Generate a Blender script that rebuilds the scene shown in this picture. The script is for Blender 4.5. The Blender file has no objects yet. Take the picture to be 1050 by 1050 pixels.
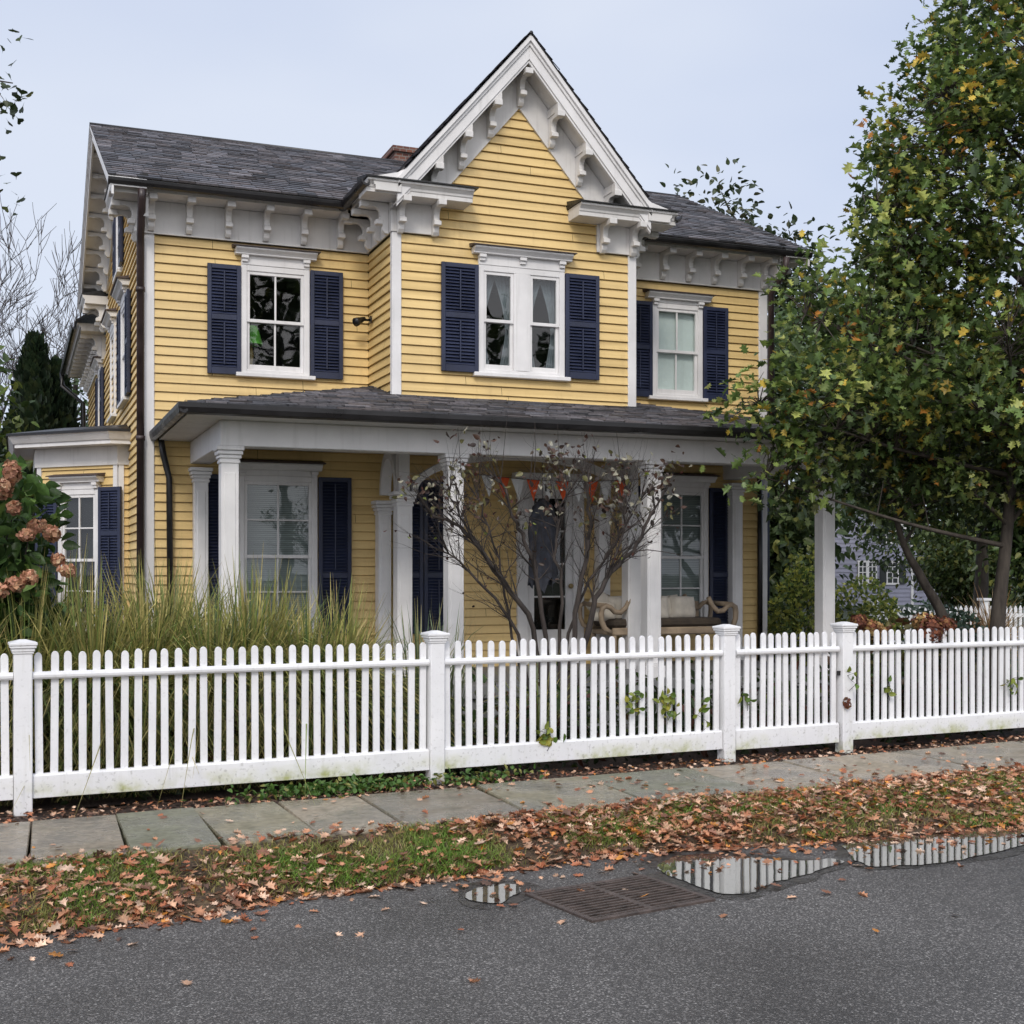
import bpy, bmesh, math, random
import numpy as np
from mathutils import Matrix, Vector, noise

random.seed(7)
rng = np.random.default_rng(11)
SC = bpy.context.scene
COL = SC.collection
PI = math.pi
R = math.radians
W = {}                     # world matrices by object name


# ------------------------------------------------------------------ helpers
def tag(o, label=None, cat=None, group=None, kind=None):
    if label: o['label'] = label
    if cat: o['category'] = cat
    if group: o['group'] = group
    if kind: o['kind'] = kind
    return o


def link(o, parent=None, world=None):
    world = world or Matrix()
    COL.objects.link(o)
    if parent is not None:
        o.parent = parent
        o.matrix_parent_inverse = W[parent.name].inverted()
    o.matrix_basis = world
    W[o.name] = world
    return o


def empty(name, loc, label, cat, group=None, kind=None, rz=0):
    o = bpy.data.objects.new(name, None)
    o.empty_display_size = .2
    link(o, None, Matrix.Translation(loc) @ Matrix.Rotation(rz, 4, 'Z'))
    return tag(o, label, cat, group, kind)


def frame(o, ex, n):
    """local (x along, outward d, z up) -> world"""
    ex = Vector(ex); n = Vector(n); z = Vector((0, 0, 1))
    m = Matrix.Identity(4)
    for i in range(3):
        m[i][0] = ex[i]; m[i][1] = n[i]; m[i][2] = z[i]; m[i][3] = o[i]
    return m


class MB:
    def __init__(s, M=None):
        s.v = []; s.f = []; s.c = []; s.M = M; s.col = None; s.sm = []; s.smooth = False

    def add(s, vs, fs):
        b = len(s.v)
        for p in vs:
            p = Vector(p)
            if s.M is not None: p = s.M @ p
            s.v.append(p[:])
        for f in fs:
            s.f.append(tuple(b + i for i in f)); s.c.append(s.col); s.sm.append(s.smooth)

    def box(s, x0, x1, y0, y1, z0, z1):
        s.add([(x0, y0, z0), (x1, y0, z0), (x1, y1, z0), (x0, y1, z0),
               (x0, y0, z1), (x1, y0, z1), (x1, y1, z1), (x0, y1, z1)],
              [(0, 3, 2, 1), (4, 5, 6, 7), (0, 1, 5, 4), (1, 2, 6, 5), (2, 3, 7, 6), (3, 0, 4, 7)])

    def prism(s, pts, ext):
        n = len(pts); e = Vector(ext)
        a = [Vector(p) for p in pts]
        s.add(a + [p + e for p in a],
              [tuple(range(n))[::-1], tuple(range(n, 2 * n))] +
              [(i, (i + 1) % n, n + (i + 1) % n, n + i) for i in range(n)])

    def tube(s, pts, rad, n=6, cap=True):
        pts = [Vector(p) for p in pts]
        if not hasattr(rad, '__len__'): rad = [rad] * len(pts)
        vs = []; fs = []
        up = Vector((.13, .31, .94))
        for i, p in enumerate(pts):
            t = (pts[min(i + 1, len(pts) - 1)] - pts[max(i - 1, 0)])
            if t.length < 1e-9: t = Vector((0, 0, 1))
            t.normalize()
            a = t.cross(up)
            if a.length < .05: a = t.cross(Vector((1, 0, 0)))
            a.normalize(); b = t.cross(a)
            for k in range(n):
                an = 2 * PI * k / n
                vs.append(p + (a * math.cos(an) + b * math.sin(an)) * rad[i])
        for i in range(len(pts) - 1):
            for k in range(n):
                k2 = (k + 1) % n
                fs.append((i * n + k, i * n + k2, (i + 1) * n + k2, (i + 1) * n + k))
        if cap:
            fs.append(tuple(range(n))[::-1]); fs.append(tuple((len(pts) - 1) * n + k for k in range(n)))
        sm = s.smooth; s.smooth = True
        s.add(vs, fs); s.smooth = sm

    def mesh(s, name, mat, recalc=True):
        me = bpy.data.meshes.new(name)
        me.from_pydata(s.v, [], s.f)
        if any(c is not None for c in s.c):
            at = me.attributes.new('Col', 'FLOAT_COLOR', 'FACE')
            arr = np.ones((len(s.f), 4), np.float32)
            for i, c in enumerate(s.c):
                if c is not None: arr[i, :3] = c
            at.data.foreach_set('color', arr.ravel())
        me.polygons.foreach_set('use_smooth', s.sm)
        if recalc:
            bm = bmesh.new(); bm.from_mesh(me)
            bmesh.ops.recalc_face_normals(bm, faces=bm.faces)
            bm.to_mesh(me); bm.free()
        if mat: me.materials.append(mat)
        me.update()
        return me

    def build(s, name, mat, parent=None, origin=None, bevel=0, recalc=True):
        if origin is not None:
            o3 = Vector(origin)
            s.v = [(Vector(p) - o3)[:] for p in s.v]
            world = Matrix.Translation(o3)
        else:
            world = Matrix()
        me = s.mesh(name, mat, recalc)
        o = bpy.data.objects.new(name, me)
        link(o, parent, world)
        if bevel:
            b = o.modifiers.new('bevel', 'BEVEL'); b.width = bevel; b.segments = 1
            b.limit_method = 'ANGLE'; b.angle_limit = R(50)
        return o


def put(name, me, parent, world, bevel=0):
    o = bpy.data.objects.new(name, me)
    link(o, parent, world)
    if bevel:
        b = o.modifiers.new('bevel', 'BEVEL'); b.width = bevel; b.segments = 1
        b.limit_method = 'ANGLE'; b.angle_limit = R(50)
    return o


class LM:
    """many copies of a little template, one mesh, a colour per copy"""
    def __init__(s): s.v = []; s.ls = []; s.lt = []; s.c = []; s.n = 0

    def add(s, tv, tf, T, RM, S, C):
        tv = np.asarray(tv, float); T = np.asarray(T, float); n = len(T)
        if n == 0: return
        S = np.asarray(S, float)
        if S.ndim == 1: S = S[:, None].repeat(3, 1)
        P = np.einsum('nij,nkj->nki', RM, tv[None] * S[:, None, :]) + T[:, None, :]
        k = len(tv)
        off = s.n + np.arange(n) * k
        flat = np.concatenate([np.asarray(f) for f in tf])
        s.ls.append((off[:, None] + flat[None]).ravel())
        s.lt.append(np.tile(np.array([len(f) for f in tf]), n))
        s.v.append(P.reshape(-1, 3)); s.n += n * k
        s.c.append(np.repeat(np.asarray(C, np.float32), k, 0))

    def ribbons(s, P, wdir, w, C):
        """P (n,m,3) centre lines; wdir (n,3); w (m,) ; C (n,m,3)"""
        n, m, _ = P.shape
        A = P - wdir[:, None] * w[None, :, None]; B = P + wdir[:, None] * w[None, :, None]
        V = np.stack([A, B], 2).reshape(n, 2 * m, 3)
        q = np.array([[2 * i, 2 * i + 1, 2 * i + 3, 2 * i + 2] for i in range(m - 1)])
        off = s.n + np.arange(n) * 2 * m
        s.ls.append((off[:, None, None] + q[None]).ravel())
        s.lt.append(np.full(n * (m - 1), 4))
        s.v.append(V.reshape(-1, 3)); s.n += n * 2 * m
        s.c.append(np.repeat(C, 2, 1).reshape(-1, 3).astype(np.float32))

    def build(s, name, mat, parent=None, origin=None):
        V = np.concatenate(s.v); L = np.concatenate(s.ls).astype(np.int32); T = np.concatenate(s.lt)
        Cc = np.concatenate(s.c)
        world = Matrix()
        if origin is not None:
            V = V - np.asarray(origin, float)[None]; world = Matrix.Translation(origin)
        me = bpy.data.meshes.new(name)
        me.vertices.add(len(V)); me.vertices.foreach_set('co', V.astype(np.float32).ravel())
        me.loops.add(len(L)); me.loops.foreach_set('vertex_index', L)
        me.polygons.add(len(T))
        st = np.concatenate([[0], np.cumsum(T)[:-1]]).astype(np.int32)
        me.polygons.foreach_set('loop_start', st)
        me.update(calc_edges=True)
        at = me.attributes.new('Col', 'FLOAT_COLOR', 'POINT')
        a = np.ones((len(V), 4), np.float32); a[:, :3] = Cc
        at.data.foreach_set('color', a.ravel())
        me.materials.append(mat)
        o = bpy.data.objects.new(name, me)
        return link(o, parent, world)


def orient(axis, nrm):
    """rotation matrices with local y = axis, local z near nrm"""
    a = axis / np.maximum(np.linalg.norm(axis, axis=1, keepdims=True), 1e-9)
    x = np.cross(a, nrm); x /= np.maximum(np.linalg.norm(x, axis=1, keepdims=True), 1e-9)
    z = np.cross(x, a)
    return np.stack([x, a, z], 2)


def rdir(n):
    d = rng.normal(size=(n, 3)); return d / np.linalg.norm(d, axis=1, keepdims=True)


def leaf_t(half, fold=.25, droop=.15):
    """template from a right half outline [(x,y)], folded along the midrib"""
    k = len(half)
    v = [(x, y, fold * abs(x) - droop * y * y) for x, y in half] + \
        [(-x, y, fold * abs(x) - droop * y * y) for x, y in half[1:-1]]
    r = list(range(k)); l = [0] + list(range(k, k + k - 2)) + [k - 1]
    return v, [tuple(r), tuple(l[::-1])]


OAK = leaf_t([(0, 0), (.04, .14), (.26, .2), (.13, .34), (.4, .46), (.17, .56), (.36, .76), (.12, .8), (0, 1)])
OAK_FLAT = leaf_t([(0, 0), (.05, .14), (.3, .2), (.16, .34), (.46, .46), (.2, .56), (.42, .78), (.14, .8), (0, 1)], .12, -.18)
OAK_CURL = leaf_t([(0, 0), (.05, .14), (.28, .2), (.14, .34), (.4, .46), (.18, .56), (.36, .76), (.12, .8), (0, 1)], .7, .35)
OVAL = leaf_t([(0, 0), (.2, .12), (.32, .35), (.25, .65), (0, 1)], .3, .25)
NARROW = leaf_t([(0, 0), (.12, .2), (.15, .5), (.08, .8), (0, 1)], .2, .2)
GINKGO = leaf_t([(0, 0), (.04, .4), (.5, .75), (.44, .95), (.12, .98), (0, .88)], .1, .1)
SQ = ([(-.5, 0, 0), (.5, 0, .1), (.35, 1, 0), (-.35, 1, .12)], [(0, 1, 2, 3)])


# ------------------------------------------------------------------ materials
class NT:
    def __init__(s, name):
        s.m = bpy.data.materials.new(name); s.m.use_nodes = True
        s.t = s.m.node_tree; s.t.nodes.clear()
        s.out = s.n('ShaderNodeOutputMaterial')

    def n(s, kind, **kw):
        nd = s.t.nodes.new(kind)
        for k, v in kw.items():
            if hasattr(nd, k): setattr(nd, k, v)
            else: nd.inputs[k.replace('_', ' ')].default_value = v
        return nd

    def l(s, a, b): s.t.links.new(a, b)

    def coord(s, scale=(1, 1, 1), which='Object'):
        c = s.n('ShaderNodeTexCoord'); mp = s.n('ShaderNodeMapping')
        mp.inputs['Scale'].default_value = scale
        s.l(c.outputs[which], mp.inputs[0]); return mp.outputs[0]

    def noise(s, scale, detail=4, vec=None, rough=.55):
        t = s.n('ShaderNodeTexNoise'); t.inputs['Scale'].default_value = scale
        t.inputs['Detail'].default_value = detail; t.inputs['Roughness'].default_value = rough
        s.l(vec if vec is not None else s.coord(), t.inputs['Vector']); return t.outputs['Fac']

    def ramp(s, fac, stops):
        r = s.n('ShaderNodeValToRGB'); e = r.color_ramp.elements
        while len(e) < len(stops): e.new(.5)
        for el, (p, c) in zip(e, stops):
            el.position = p; el.color = (*c, 1) if len(c) == 3 else c
        s.l(fac, r.inputs[0]); return r.outputs[0]

    def mix(s, f, a, b, mode='MIX'):
        m = s.n('ShaderNodeMix'); m.data_type = 'RGBA'; m.blend_type = mode
        for i, v in ((0, f), (6, a), (7, b)):
            if hasattr(v, 'is_linked'): s.l(v, m.inputs[i])
            elif isinstance(v, (int, float)): m.inputs[i].default_value = v
            else: m.inputs[i].default_value = (*v, 1)
        return m.outputs[2]

    def math(s, op, a, b=0.):
        m = s.n('ShaderNodeMath'); m.operation = op
        for i, v in ((0, a), (1, b)):
            if hasattr(v, 'is_linked'): s.l(v, m.inputs[i])
            else: m.inputs[i].default_value = v
        return m.outputs[0]

    def bump(s, h, strength=.3, dist=.01):
        b = s.n('ShaderNodeBump'); b.inputs['Strength'].default_value = strength
        b.inputs['Distance'].default_value = dist
        s.l(h, b.inputs['Height']); return b.outputs[0]

    def bsdf(s, color, rough=.6, normal=None, metallic=0, spec=.5):
        p = s.n('ShaderNodeBsdfPrincipled')
        for nm, v in (('Base Color', color), ('Roughness', rough), ('Metallic', metallic), ('Specular IOR Level', spec)):
            if hasattr(v, 'is_linked'): s.l(v, p.inputs[nm])
            elif isinstance(v, (int, float)): p.inputs[nm].default_value = v
            else: p.inputs[nm].default_value = (*v, 1)
        if normal is not None: s.l(normal, p.inputs['Normal'])
        return p.outputs[0]

    def done(s, sh):
        s.l(sh, s.out.inputs[0]); return s.m


def paint(name, c, var=.12, rough=.5, streak=.25, bump=.12, scale=3., dark=None):
    t = NT(name)
    n1 = t.noise(scale, 6)
    st = t.noise(2.2, 5, t.coord((7, 7, .5)))
    a = tuple(x * (1 - var * 1.6) for x in c); b = tuple(min(1, x * (1 + var * .7)) for x in c)
    col = t.ramp(n1, [(.3, a), (.7, b)])
    if name.startswith('yellow'):
        bd = t.noise(1., 3, t.coord((.35, .35, 9.7)))
        col = t.mix(1., col, t.ramp(bd, [(.3, (.8, .78, .74)), (.5, (1, 1, 1)), (.72, (1.08, 1.09, 1.12))]), 'MULTIPLY')
    d = dark or tuple(x * .55 for x in c)
    col = t.mix(t.ramp(st, [(.55, (0, 0, 0)), (.8, (streak,) * 3)]), col, d)
    fine = t.noise(60, 3)
    rr = t.ramp(n1, [(.3, (rough - .1,) * 3), (.7, (rough + .12,) * 3)])
    return t.done(t.bsdf(col, rr, t.bump(fine, bump, .004)))


M = {}
M['yellow'] = paint('yellow_clapboard_paint', (.745, .538, .228), .07, .5, .34, .2, 1.3, (.45, .3, .12))
M['white'] = paint('white_trim_paint', (.76, .745, .735), .08, .5, .38, .12, 2.5, (.45, .44, .42))
M['cornice'] = paint('aged_cornice_paint', (.7, .68, .655), .1, .55, .5, .15, 2.2, (.34, .32, .29))
M['navy'] = paint('navy_shutter_paint', (.02, .027, .062), .2, .42, .3, .1, 4, (.012, .014, .025))
M['dark_metal'] = paint('dark_gutter_metal', (.012, .011, .012), .3, .35, .4, .1, 5)
M['brown_metal'] = paint('brown_downspout_metal', (.05, .033, .032), .3, .4, .4, .1, 5)
M['cap'] = paint('weathered_drip_cap', (.085, .06, .055), .3, .6, .5, .3, 6)
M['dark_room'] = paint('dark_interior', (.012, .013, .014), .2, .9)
M['wood'] = paint('weathered_bench_wood', (.33, .25, .17), .25, .6, .5, .4, 6)
M['seat_dark'] = paint('dark_seat_fabric', (.06, .045, .032), .3, .9, .4, .4, 9)
M['linen'] = paint('linen_pillow_fabric', (.62, .57, .49), .12, .9, .2, .5, 9)
M['curtain'] = paint('grey_curtain_fabric', (.2, .225, .25), .2, .9, .4, .2, 9)
M['lamp_green'] = paint('green_lampshade', (.12, .42, .05), .12, .7, .1, .1, 9)
M['grey_house'] = paint('lavender_grey_clapboard', (.3, .3, .38), .08, .6, .2, .1, 2)
M['black_shutter'] = paint('black_green_shutter', (.02, .026, .026), .2, .5)
M['porch_grey'] = paint('porch_floor_paint', (.2, .2, .2), .15, .5)
M['ghost'] = paint('ragged_grey_cloth', (.075, .08, .1), .4, .9, .5, .4, 9)
M['orange'] = paint('orange_paper', (.75, .1, .015), .1, .7)
M['paper'] = paint('white_paper', (.75, .75, .74), .05, .7)
M['ink'] = paint('black_print', (.02, .02, .02), .05, .7)
M['brass'] = paint('dull_brass', (.35, .25, .1), .2, .35)


def mk_fence():
    t = NT('white_fence_paint')
    g = t.n('ShaderNodeNewGeometry'); sp = t.n('ShaderNodeSeparateXYZ'); t.l(g.outputs['Position'], sp.inputs[0])
    z = sp.outputs[2]
    n1 = t.noise(2.6, 6, g.outputs['Position']); n2 = t.noise(14, 5, g.outputs['Position'])
    col = t.ramp(n1, [(.3, (.72, .72, .73)), (.7, (.84, .84, .845))])
    low = t.ramp(z, [(.1, (1, 1, 1)), (.2, (0, 0, 0))])
    msk = t.math('MULTIPLY', low, t.ramp(n1, [(.44, (0, 0, 0)), (.6, (1, 1, 1))]))
    msk = t.math('MULTIPLY', msk, t.ramp(n2, [(.3, (.15,) * 3), (.7, (1, 1, 1))]))
    col = t.mix(msk, col, (.36, .38, .12))
    spk = t.ramp(t.noise(38, 3, g.outputs['Position']), [(.58, (0, 0, 0)), (.7, (.6,) * 3)])
    low2 = t.ramp(z, [(.02, (1, 1, 1)), (.3, (.3,) * 3), (1., (.2,) * 3)])
    stk = t.ramp(t.noise(3., 5, t.coord((9, 9, .6))), [(.55, (0, 0, 0)), (.78, (.3,) * 3)])
    col = t.mix(stk, col, (.5, .5, .44))
    col = t.mix(t.math('MULTIPLY', spk, low2), col, (.2, .19, .16))
    return t.done(t.bsdf(col, .42, t.bump(t.noise(50, 4), .15, .004)))


M['fence'] = mk_fence()


def mk_slate():
    t = NT('slate_shingles')
    at = t.n('ShaderNodeAttribute', attribute_name='Col')
    n1 = t.noise(1.2, 5); n2 = t.noise(30, 5)
    col = t.mix(1., at.outputs['Color'], t.ramp(n2, [(.3, (.8, .8, .8)), (.75, (1.75, 1.7, 1.72))]), 'MULTIPLY')
    col = t.mix(t.ramp(n1, [(.45, (0, 0, 0)), (.75, (.45,) * 3)]), col, (.035, .035, .035))
    return t.done(t.bsdf(col, t.ramp(n2, [(.3, (.35,) * 3), (.7, (.65,) * 3)]), t.bump(n2, .5, .006)))


M['slate'] = mk_slate()


def mk_glass():
    t = NT('window_glass')
    tr = t.n('ShaderNodeBsdfTransparent'); tr.inputs[0].default_value = (.86, .9, .89, 1)
    gl = t.n('ShaderNodeBsdfGlossy'); gl.inputs['Roughness'].default_value = .015
    gl.inputs[0].default_value = (1, 1, 1, 1)
    t.l(t.bump(t.noise(2.2, 2), .07, .02), gl.inputs['Normal'])
    lw = t.n('ShaderNodeLayerWeight'); lw.inputs[0].default_value = .5
    f = t.math('ADD', t.math('MULTIPLY', t.math('POWER', lw.outputs['Facing'], 4.), .85), .06)
    mx = t.n('ShaderNodeMixShader'); t.l(f, mx.inputs[0]); t.l(tr.outputs[0], mx.inputs[1]); t.l(gl.outputs[0], mx.inputs[2])
    return t.done(mx.outputs[0])


M['glass'] = mk_glass()


def mk_blind(name, c, sc):
    t = NT(name)
    w = t.n('ShaderNodeTexWave'); w.bands_direction = 'Z'; w.inputs['Scale'].default_value = sc
    w.inputs['Distortion'].default_value = .4; t.l(t.coord(), w.inputs[0])
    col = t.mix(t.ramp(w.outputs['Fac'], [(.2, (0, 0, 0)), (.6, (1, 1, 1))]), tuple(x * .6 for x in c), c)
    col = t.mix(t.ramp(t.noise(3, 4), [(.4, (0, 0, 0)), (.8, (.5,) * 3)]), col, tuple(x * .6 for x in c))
    return t.done(t.bsdf(col, .8))


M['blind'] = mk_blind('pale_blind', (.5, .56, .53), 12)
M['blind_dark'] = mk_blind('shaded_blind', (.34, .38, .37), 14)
M['shade'] = paint('pale_roller_shade', (.72, .78, .76), .05, .8)


def mk_leaf(name, trans=.3, rough=.5, vary=.35):
    t = NT(name)
    at = t.n('ShaderNodeAttribute', attribute_name='Col')
    n = t.noise(26, 3)
    col = t.mix(1., at.outputs['Color'], t.ramp(n, [(.25, (1 - vary,) * 3), (.75, (1 + vary,) * 3)]), 'MULTIPLY')
    p = t.n('ShaderNodeBsdfPrincipled'); t.l(col, p.inputs['Base Color']); p.inputs['Roughness'].default_value = rough
    p.inputs['Specular IOR Level'].default_value = .35
    tl = t.n('ShaderNodeBsdfTranslucent'); t.l(col, tl.inputs[0])
    mx = t.n('ShaderNodeMixShader'); mx.inputs[0].default_value = trans
    t.l(p.outputs[0], mx.inputs[1]); t.l(tl.outputs[0], mx.inputs[2])
    return t.done(mx.outputs[0])


M['leaf'] = mk_leaf('tree_leaves', .3, .38)
M['blade'] = mk_leaf('grass_blades', .25, .5)
M['litter'] = mk_leaf('fallen_leaf_surface', .1, .42, .45)
M['petal'] = mk_leaf('dried_petals', .2, .8)


def mk_bark(name, a, b, sc=9):
    t = NT(name)
    n = t.noise(sc, 7, t.coord((1, 1, .25)), .65)
    col = t.ramp(n, [(.3, a), (.7, b)])
    return t.done(t.bsdf(col, .85, t.bump(n, .8, .02)))


M['bark'] = mk_bark('oak_bark', (.018, .013, .01), (.085, .07, .055))
M['stem'] = mk_bark('lichen_shrub_bark', (.01, .007, .006), (.07, .055, .047), 16)
M['far_bark'] = mk_bark('bare_tree_bark', (.035, .03, .032), (.11, .095, .095), 5)


def mk_brick():
    t = NT('chimney_brick')
    b = t.n('ShaderNodeTexBrick'); b.inputs['Scale'].default_value = 5
    b.inputs['Color1'].default_value = (.18, .07, .045, 1); b.inputs['Color2'].default_value = (.11, .045, .035, 1)
    b.inputs['Mortar'].default_value = (.2, .18, .16, 1); b.inputs['Mortar Size'].default_value = .03
    mp = t.n('ShaderNodeMapping'); mp.inputs['Rotation'].default_value = (R(90), 0, 0)
    c = t.n('ShaderNodeTexCoord'); t.l(c.outputs['Object'], mp.inputs[0]); t.l(mp.outputs[0], b.inputs[0])
    return t.done(t.bsdf(b.outputs[0], .85))


M['brick'] = mk_brick()


def mk_asphalt():
    t = NT('wet_asphalt')
    co = t.coord()
    v = t.n('ShaderNodeTexVoronoi'); v.inputs['Scale'].default_value = 145; t.l(co, v.inputs[0])
    v2 = t.n('ShaderNodeTexVoronoi'); v2.inputs['Scale'].default_value = 62; t.l(co, v2.inputs[0])
    sx = t.n('ShaderNodeSeparateColor'); t.l(v.outputs['Color'], sx.inputs[0])
    sx2 = t.n('ShaderNodeSeparateColor'); t.l(v2.outputs['Color'], sx2.inputs[0])
    big = t.noise(.8, 6, co); mid = t.noise(5, 5, co)
    col = t.ramp(sx.outputs[0], [(0, (.042, .04, .038)), (.5, (.064, .061, .058)), (.8, (.09, .086, .081)), (.96, (.2, .19, .18))])
    spot = t.math('MULTIPLY', t.ramp(sx2.outputs[1], [(.86, (0, 0, 0)), (.89, (1, 1, 1))]),
                  t.ramp(v2.outputs['Distance'], [(.15, (1, 1, 1)), (.38, (0, 0, 0))]))
    col = t.mix(t.math('MULTIPLY', spot, .8), col, (.36, .35, .33))
    col = t.mix(1., col, t.ramp(big, [(.3, (.8,) * 3), (.5, (1.2,) * 3), (.7, (1.5,) * 3)]), 'MULTIPLY')
    wet = t.ramp(big, [(.42, (0, 0, 0)), (.62, (1, 1, 1))])
    h = t.math('ADD', t.math('MULTIPLY', v.outputs['Distance'], -1.), t.math('MULTIPLY', mid, .4))
    rr = t.mix(wet, (.42,) * 3, (.66,) * 3)
    return t.done(t.bsdf(col, rr, t.bump(h, .6, .008), 0, .32))


M['asphalt'] = mk_asphalt()


def mk_water():
    t = NT('puddle_water')
    d = t.bsdf((.03, .03, .028), .3)
    gl = t.n('ShaderNodeBsdfGlossy'); gl.inputs['Roughness'].default_value = .012
    gl.inputs[0].default_value = (.86, .87, .84, 1)
    t.l(t.bump(t.noise(5, 2), .03, .01), gl.inputs['Normal'])
    lw = t.n('ShaderNodeLayerWeight'); lw.inputs[0].default_value = .5
    mx = t.n('ShaderNodeMixShader')
    t.l(t.math('MINIMUM', t.math('ADD', t.math('MULTIPLY', lw.outputs['Facing'], .62), .05), .9), mx.inputs[0])
    t.l(d, mx.inputs[1]); t.l(gl.outputs[0], mx.inputs[2])
    return t.done(mx.outputs[0])


M['water'] = mk_water()


def mk_slab():
    t = NT('wet_bluestone')
    at = t.n('ShaderNodeAttribute', attribute_name='Col')
    co = t.coord(); n1 = t.noise(1.6, 6, co); n2 = t.noise(22, 6, co); n3 = t.noise(5, 7, co, .7)
    col = t.mix(1., at.outputs['Color'], t.ramp(n2, [(.3, (.65,) * 3), (.7, (1.25,) * 3)]), 'MULTIPLY')
    col = t.mix(t.ramp(n3, [(.5, (0, 0, 0)), (.7, (.7,) * 3)]), col, (.055, .06, .035))
    col = t.mix(t.ramp(n1, [(.5, (0, 0, 0)), (.7, (.6,) * 3)]), col, (.05, .048, .04))
    rr = t.ramp(n1, [(.36, (.55,) * 3), (.56, (.13,) * 3)])
    return t.done(t.bsdf(col, rr, t.bump(t.math('ADD', n3, t.math('MULTIPLY', n2, .3)), .5, .02), 0, .4))


M['slab'] = mk_slab()


def mk_soil(name, a, b, c):
    t = NT(name)
    n = t.noise(3, 6); n2 = t.noise(45, 5)
    col = t.ramp(n2, [(.3, a), (.55, b), (.75, c)])
    col = t.mix(1., col, t.ramp(n, [(.3, (.6,) * 3), (.7, (1.2,) * 3)]), 'MULTIPLY')
    return t.done(t.bsdf(col, .8, t.bump(n2, .9, .03)))


M['mulch'] = mk_soil('bark_mulch', (.012, .008, .006), (.05, .03, .022), (.11, .065, .045))
M['earth'] = mk_soil('damp_verge_earth', (.03, .02, .012), (.1, .065, .035), (.17, .12, .06))
M['lawn'] = mk_soil('distant_lawn', (.02, .03, .012), (.045, .06, .022), (.07, .08, .035))

# ------------------------------------------------------------------ camera, light
A = R(21.48)
cam_d = bpy.data.cameras.new('camera'); cam = bpy.data.objects.new('camera', cam_d); COL.objects.link(cam)
cam.location = (0, 0, 1.6); cam.rotation_euler = (PI / 2, 0, -A)
cam_d.sensor_width = 36; cam_d.lens = 36 * 1296 / 1050; cam_d.shift_y = 60 / 1050
cam_d.clip_start = .1; cam_d.clip_end = 2000
SC.camera = cam

SUN_EL, SUN_AZ = R(40), R(205)     # azimuth clockwise from +Y: behind the camera, a little to the left
dirv_ = (math.sin(SUN_AZ) * math.cos(SUN_EL), math.cos(SUN_AZ) * math.cos(SUN_EL), math.sin(SUN_EL))
wd = bpy.data.worlds.new('World'); SC.world = wd; wd.use_nodes = True
nt = wd.node_tree; nt.nodes.clear()
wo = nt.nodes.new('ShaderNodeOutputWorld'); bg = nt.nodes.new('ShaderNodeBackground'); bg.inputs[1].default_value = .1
sky = nt.nodes.new('ShaderNodeTexSky'); sky.sky_type = 'NISHITA'; sky.sun_disc = False
sky.sun_elevation = SUN_EL; sky.sun_rotation = SUN_AZ
tc = nt.nodes.new('ShaderNodeTexCoord'); mp = nt.nodes.new('ShaderNodeMapping'); mp.inputs['Scale'].default_value = (1, 1, 2.2)
ns = nt.nodes.new('ShaderNodeTexNoise'); ns.inputs['Scale'].default_value = 1.3; ns.inputs['Detail'].default_value = 4
ns.inputs['Roughness'].default_value = .45
rp = nt.nodes.new('ShaderNodeValToRGB')
rp.color_ramp.elements[0].position = .36; rp.color_ramp.elements[0].color = (.53, .625, .86, 1)
rp.color_ramp.elements[1].position = .62; rp.color_ramp.elements[1].color = (.77, .83, .96, 1)
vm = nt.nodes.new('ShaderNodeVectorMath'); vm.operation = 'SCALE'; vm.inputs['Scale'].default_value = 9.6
mx = nt.nodes.new('ShaderNodeMix'); mx.data_type = 'RGBA'; mx.inputs[0].default_value = .88
L = nt.links.new
L(tc.outputs['Generated'], mp.inputs[0]); L(mp.outputs[0], ns.inputs[0]); L(ns.outputs[0], rp.inputs[0])
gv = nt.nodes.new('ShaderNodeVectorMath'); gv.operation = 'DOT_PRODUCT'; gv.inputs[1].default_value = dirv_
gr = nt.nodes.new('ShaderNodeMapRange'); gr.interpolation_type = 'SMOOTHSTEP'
gr.inputs['From Min'].default_value = .1; gr.inputs['From Max'].default_value = 1.; gr.inputs['To Min'].default_value = 10.2; gr.inputs['To Max'].default_value = 22.  # sky brightened around the sun behind the camera, added to light the facade
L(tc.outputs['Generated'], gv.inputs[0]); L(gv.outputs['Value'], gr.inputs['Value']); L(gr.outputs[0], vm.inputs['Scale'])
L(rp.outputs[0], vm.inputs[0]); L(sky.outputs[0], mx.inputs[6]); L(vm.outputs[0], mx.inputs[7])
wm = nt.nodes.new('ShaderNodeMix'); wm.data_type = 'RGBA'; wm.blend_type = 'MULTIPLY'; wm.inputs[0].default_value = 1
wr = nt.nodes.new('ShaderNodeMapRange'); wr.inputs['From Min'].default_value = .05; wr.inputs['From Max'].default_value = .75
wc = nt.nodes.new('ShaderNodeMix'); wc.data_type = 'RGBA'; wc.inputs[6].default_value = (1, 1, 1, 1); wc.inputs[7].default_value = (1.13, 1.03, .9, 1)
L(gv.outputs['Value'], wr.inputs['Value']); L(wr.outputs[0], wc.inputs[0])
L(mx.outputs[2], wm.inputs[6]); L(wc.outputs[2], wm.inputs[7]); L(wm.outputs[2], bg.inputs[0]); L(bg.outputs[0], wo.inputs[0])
sd = bpy.data.lights.new('sun', 'SUN'); sd.energy = 1.5; sd.angle = R(14); sd.color = (1, .94, .86)
so = bpy.data.objects.new('sun', sd); COL.objects.link(so)
dirv = Vector((math.sin(SUN_AZ) * math.cos(SUN_EL), math.cos(SUN_AZ) * math.cos(SUN_EL), math.sin(SUN_EL)))
so.rotation_euler = dirv.to_track_quat('Z', 'Y').to_euler(); so.location = (-5, -8, 14)
SC.view_settings.view_transform = 'Standard'; SC.view_settings.look = 'None'; SC.view_settings.exposure = 0
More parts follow.
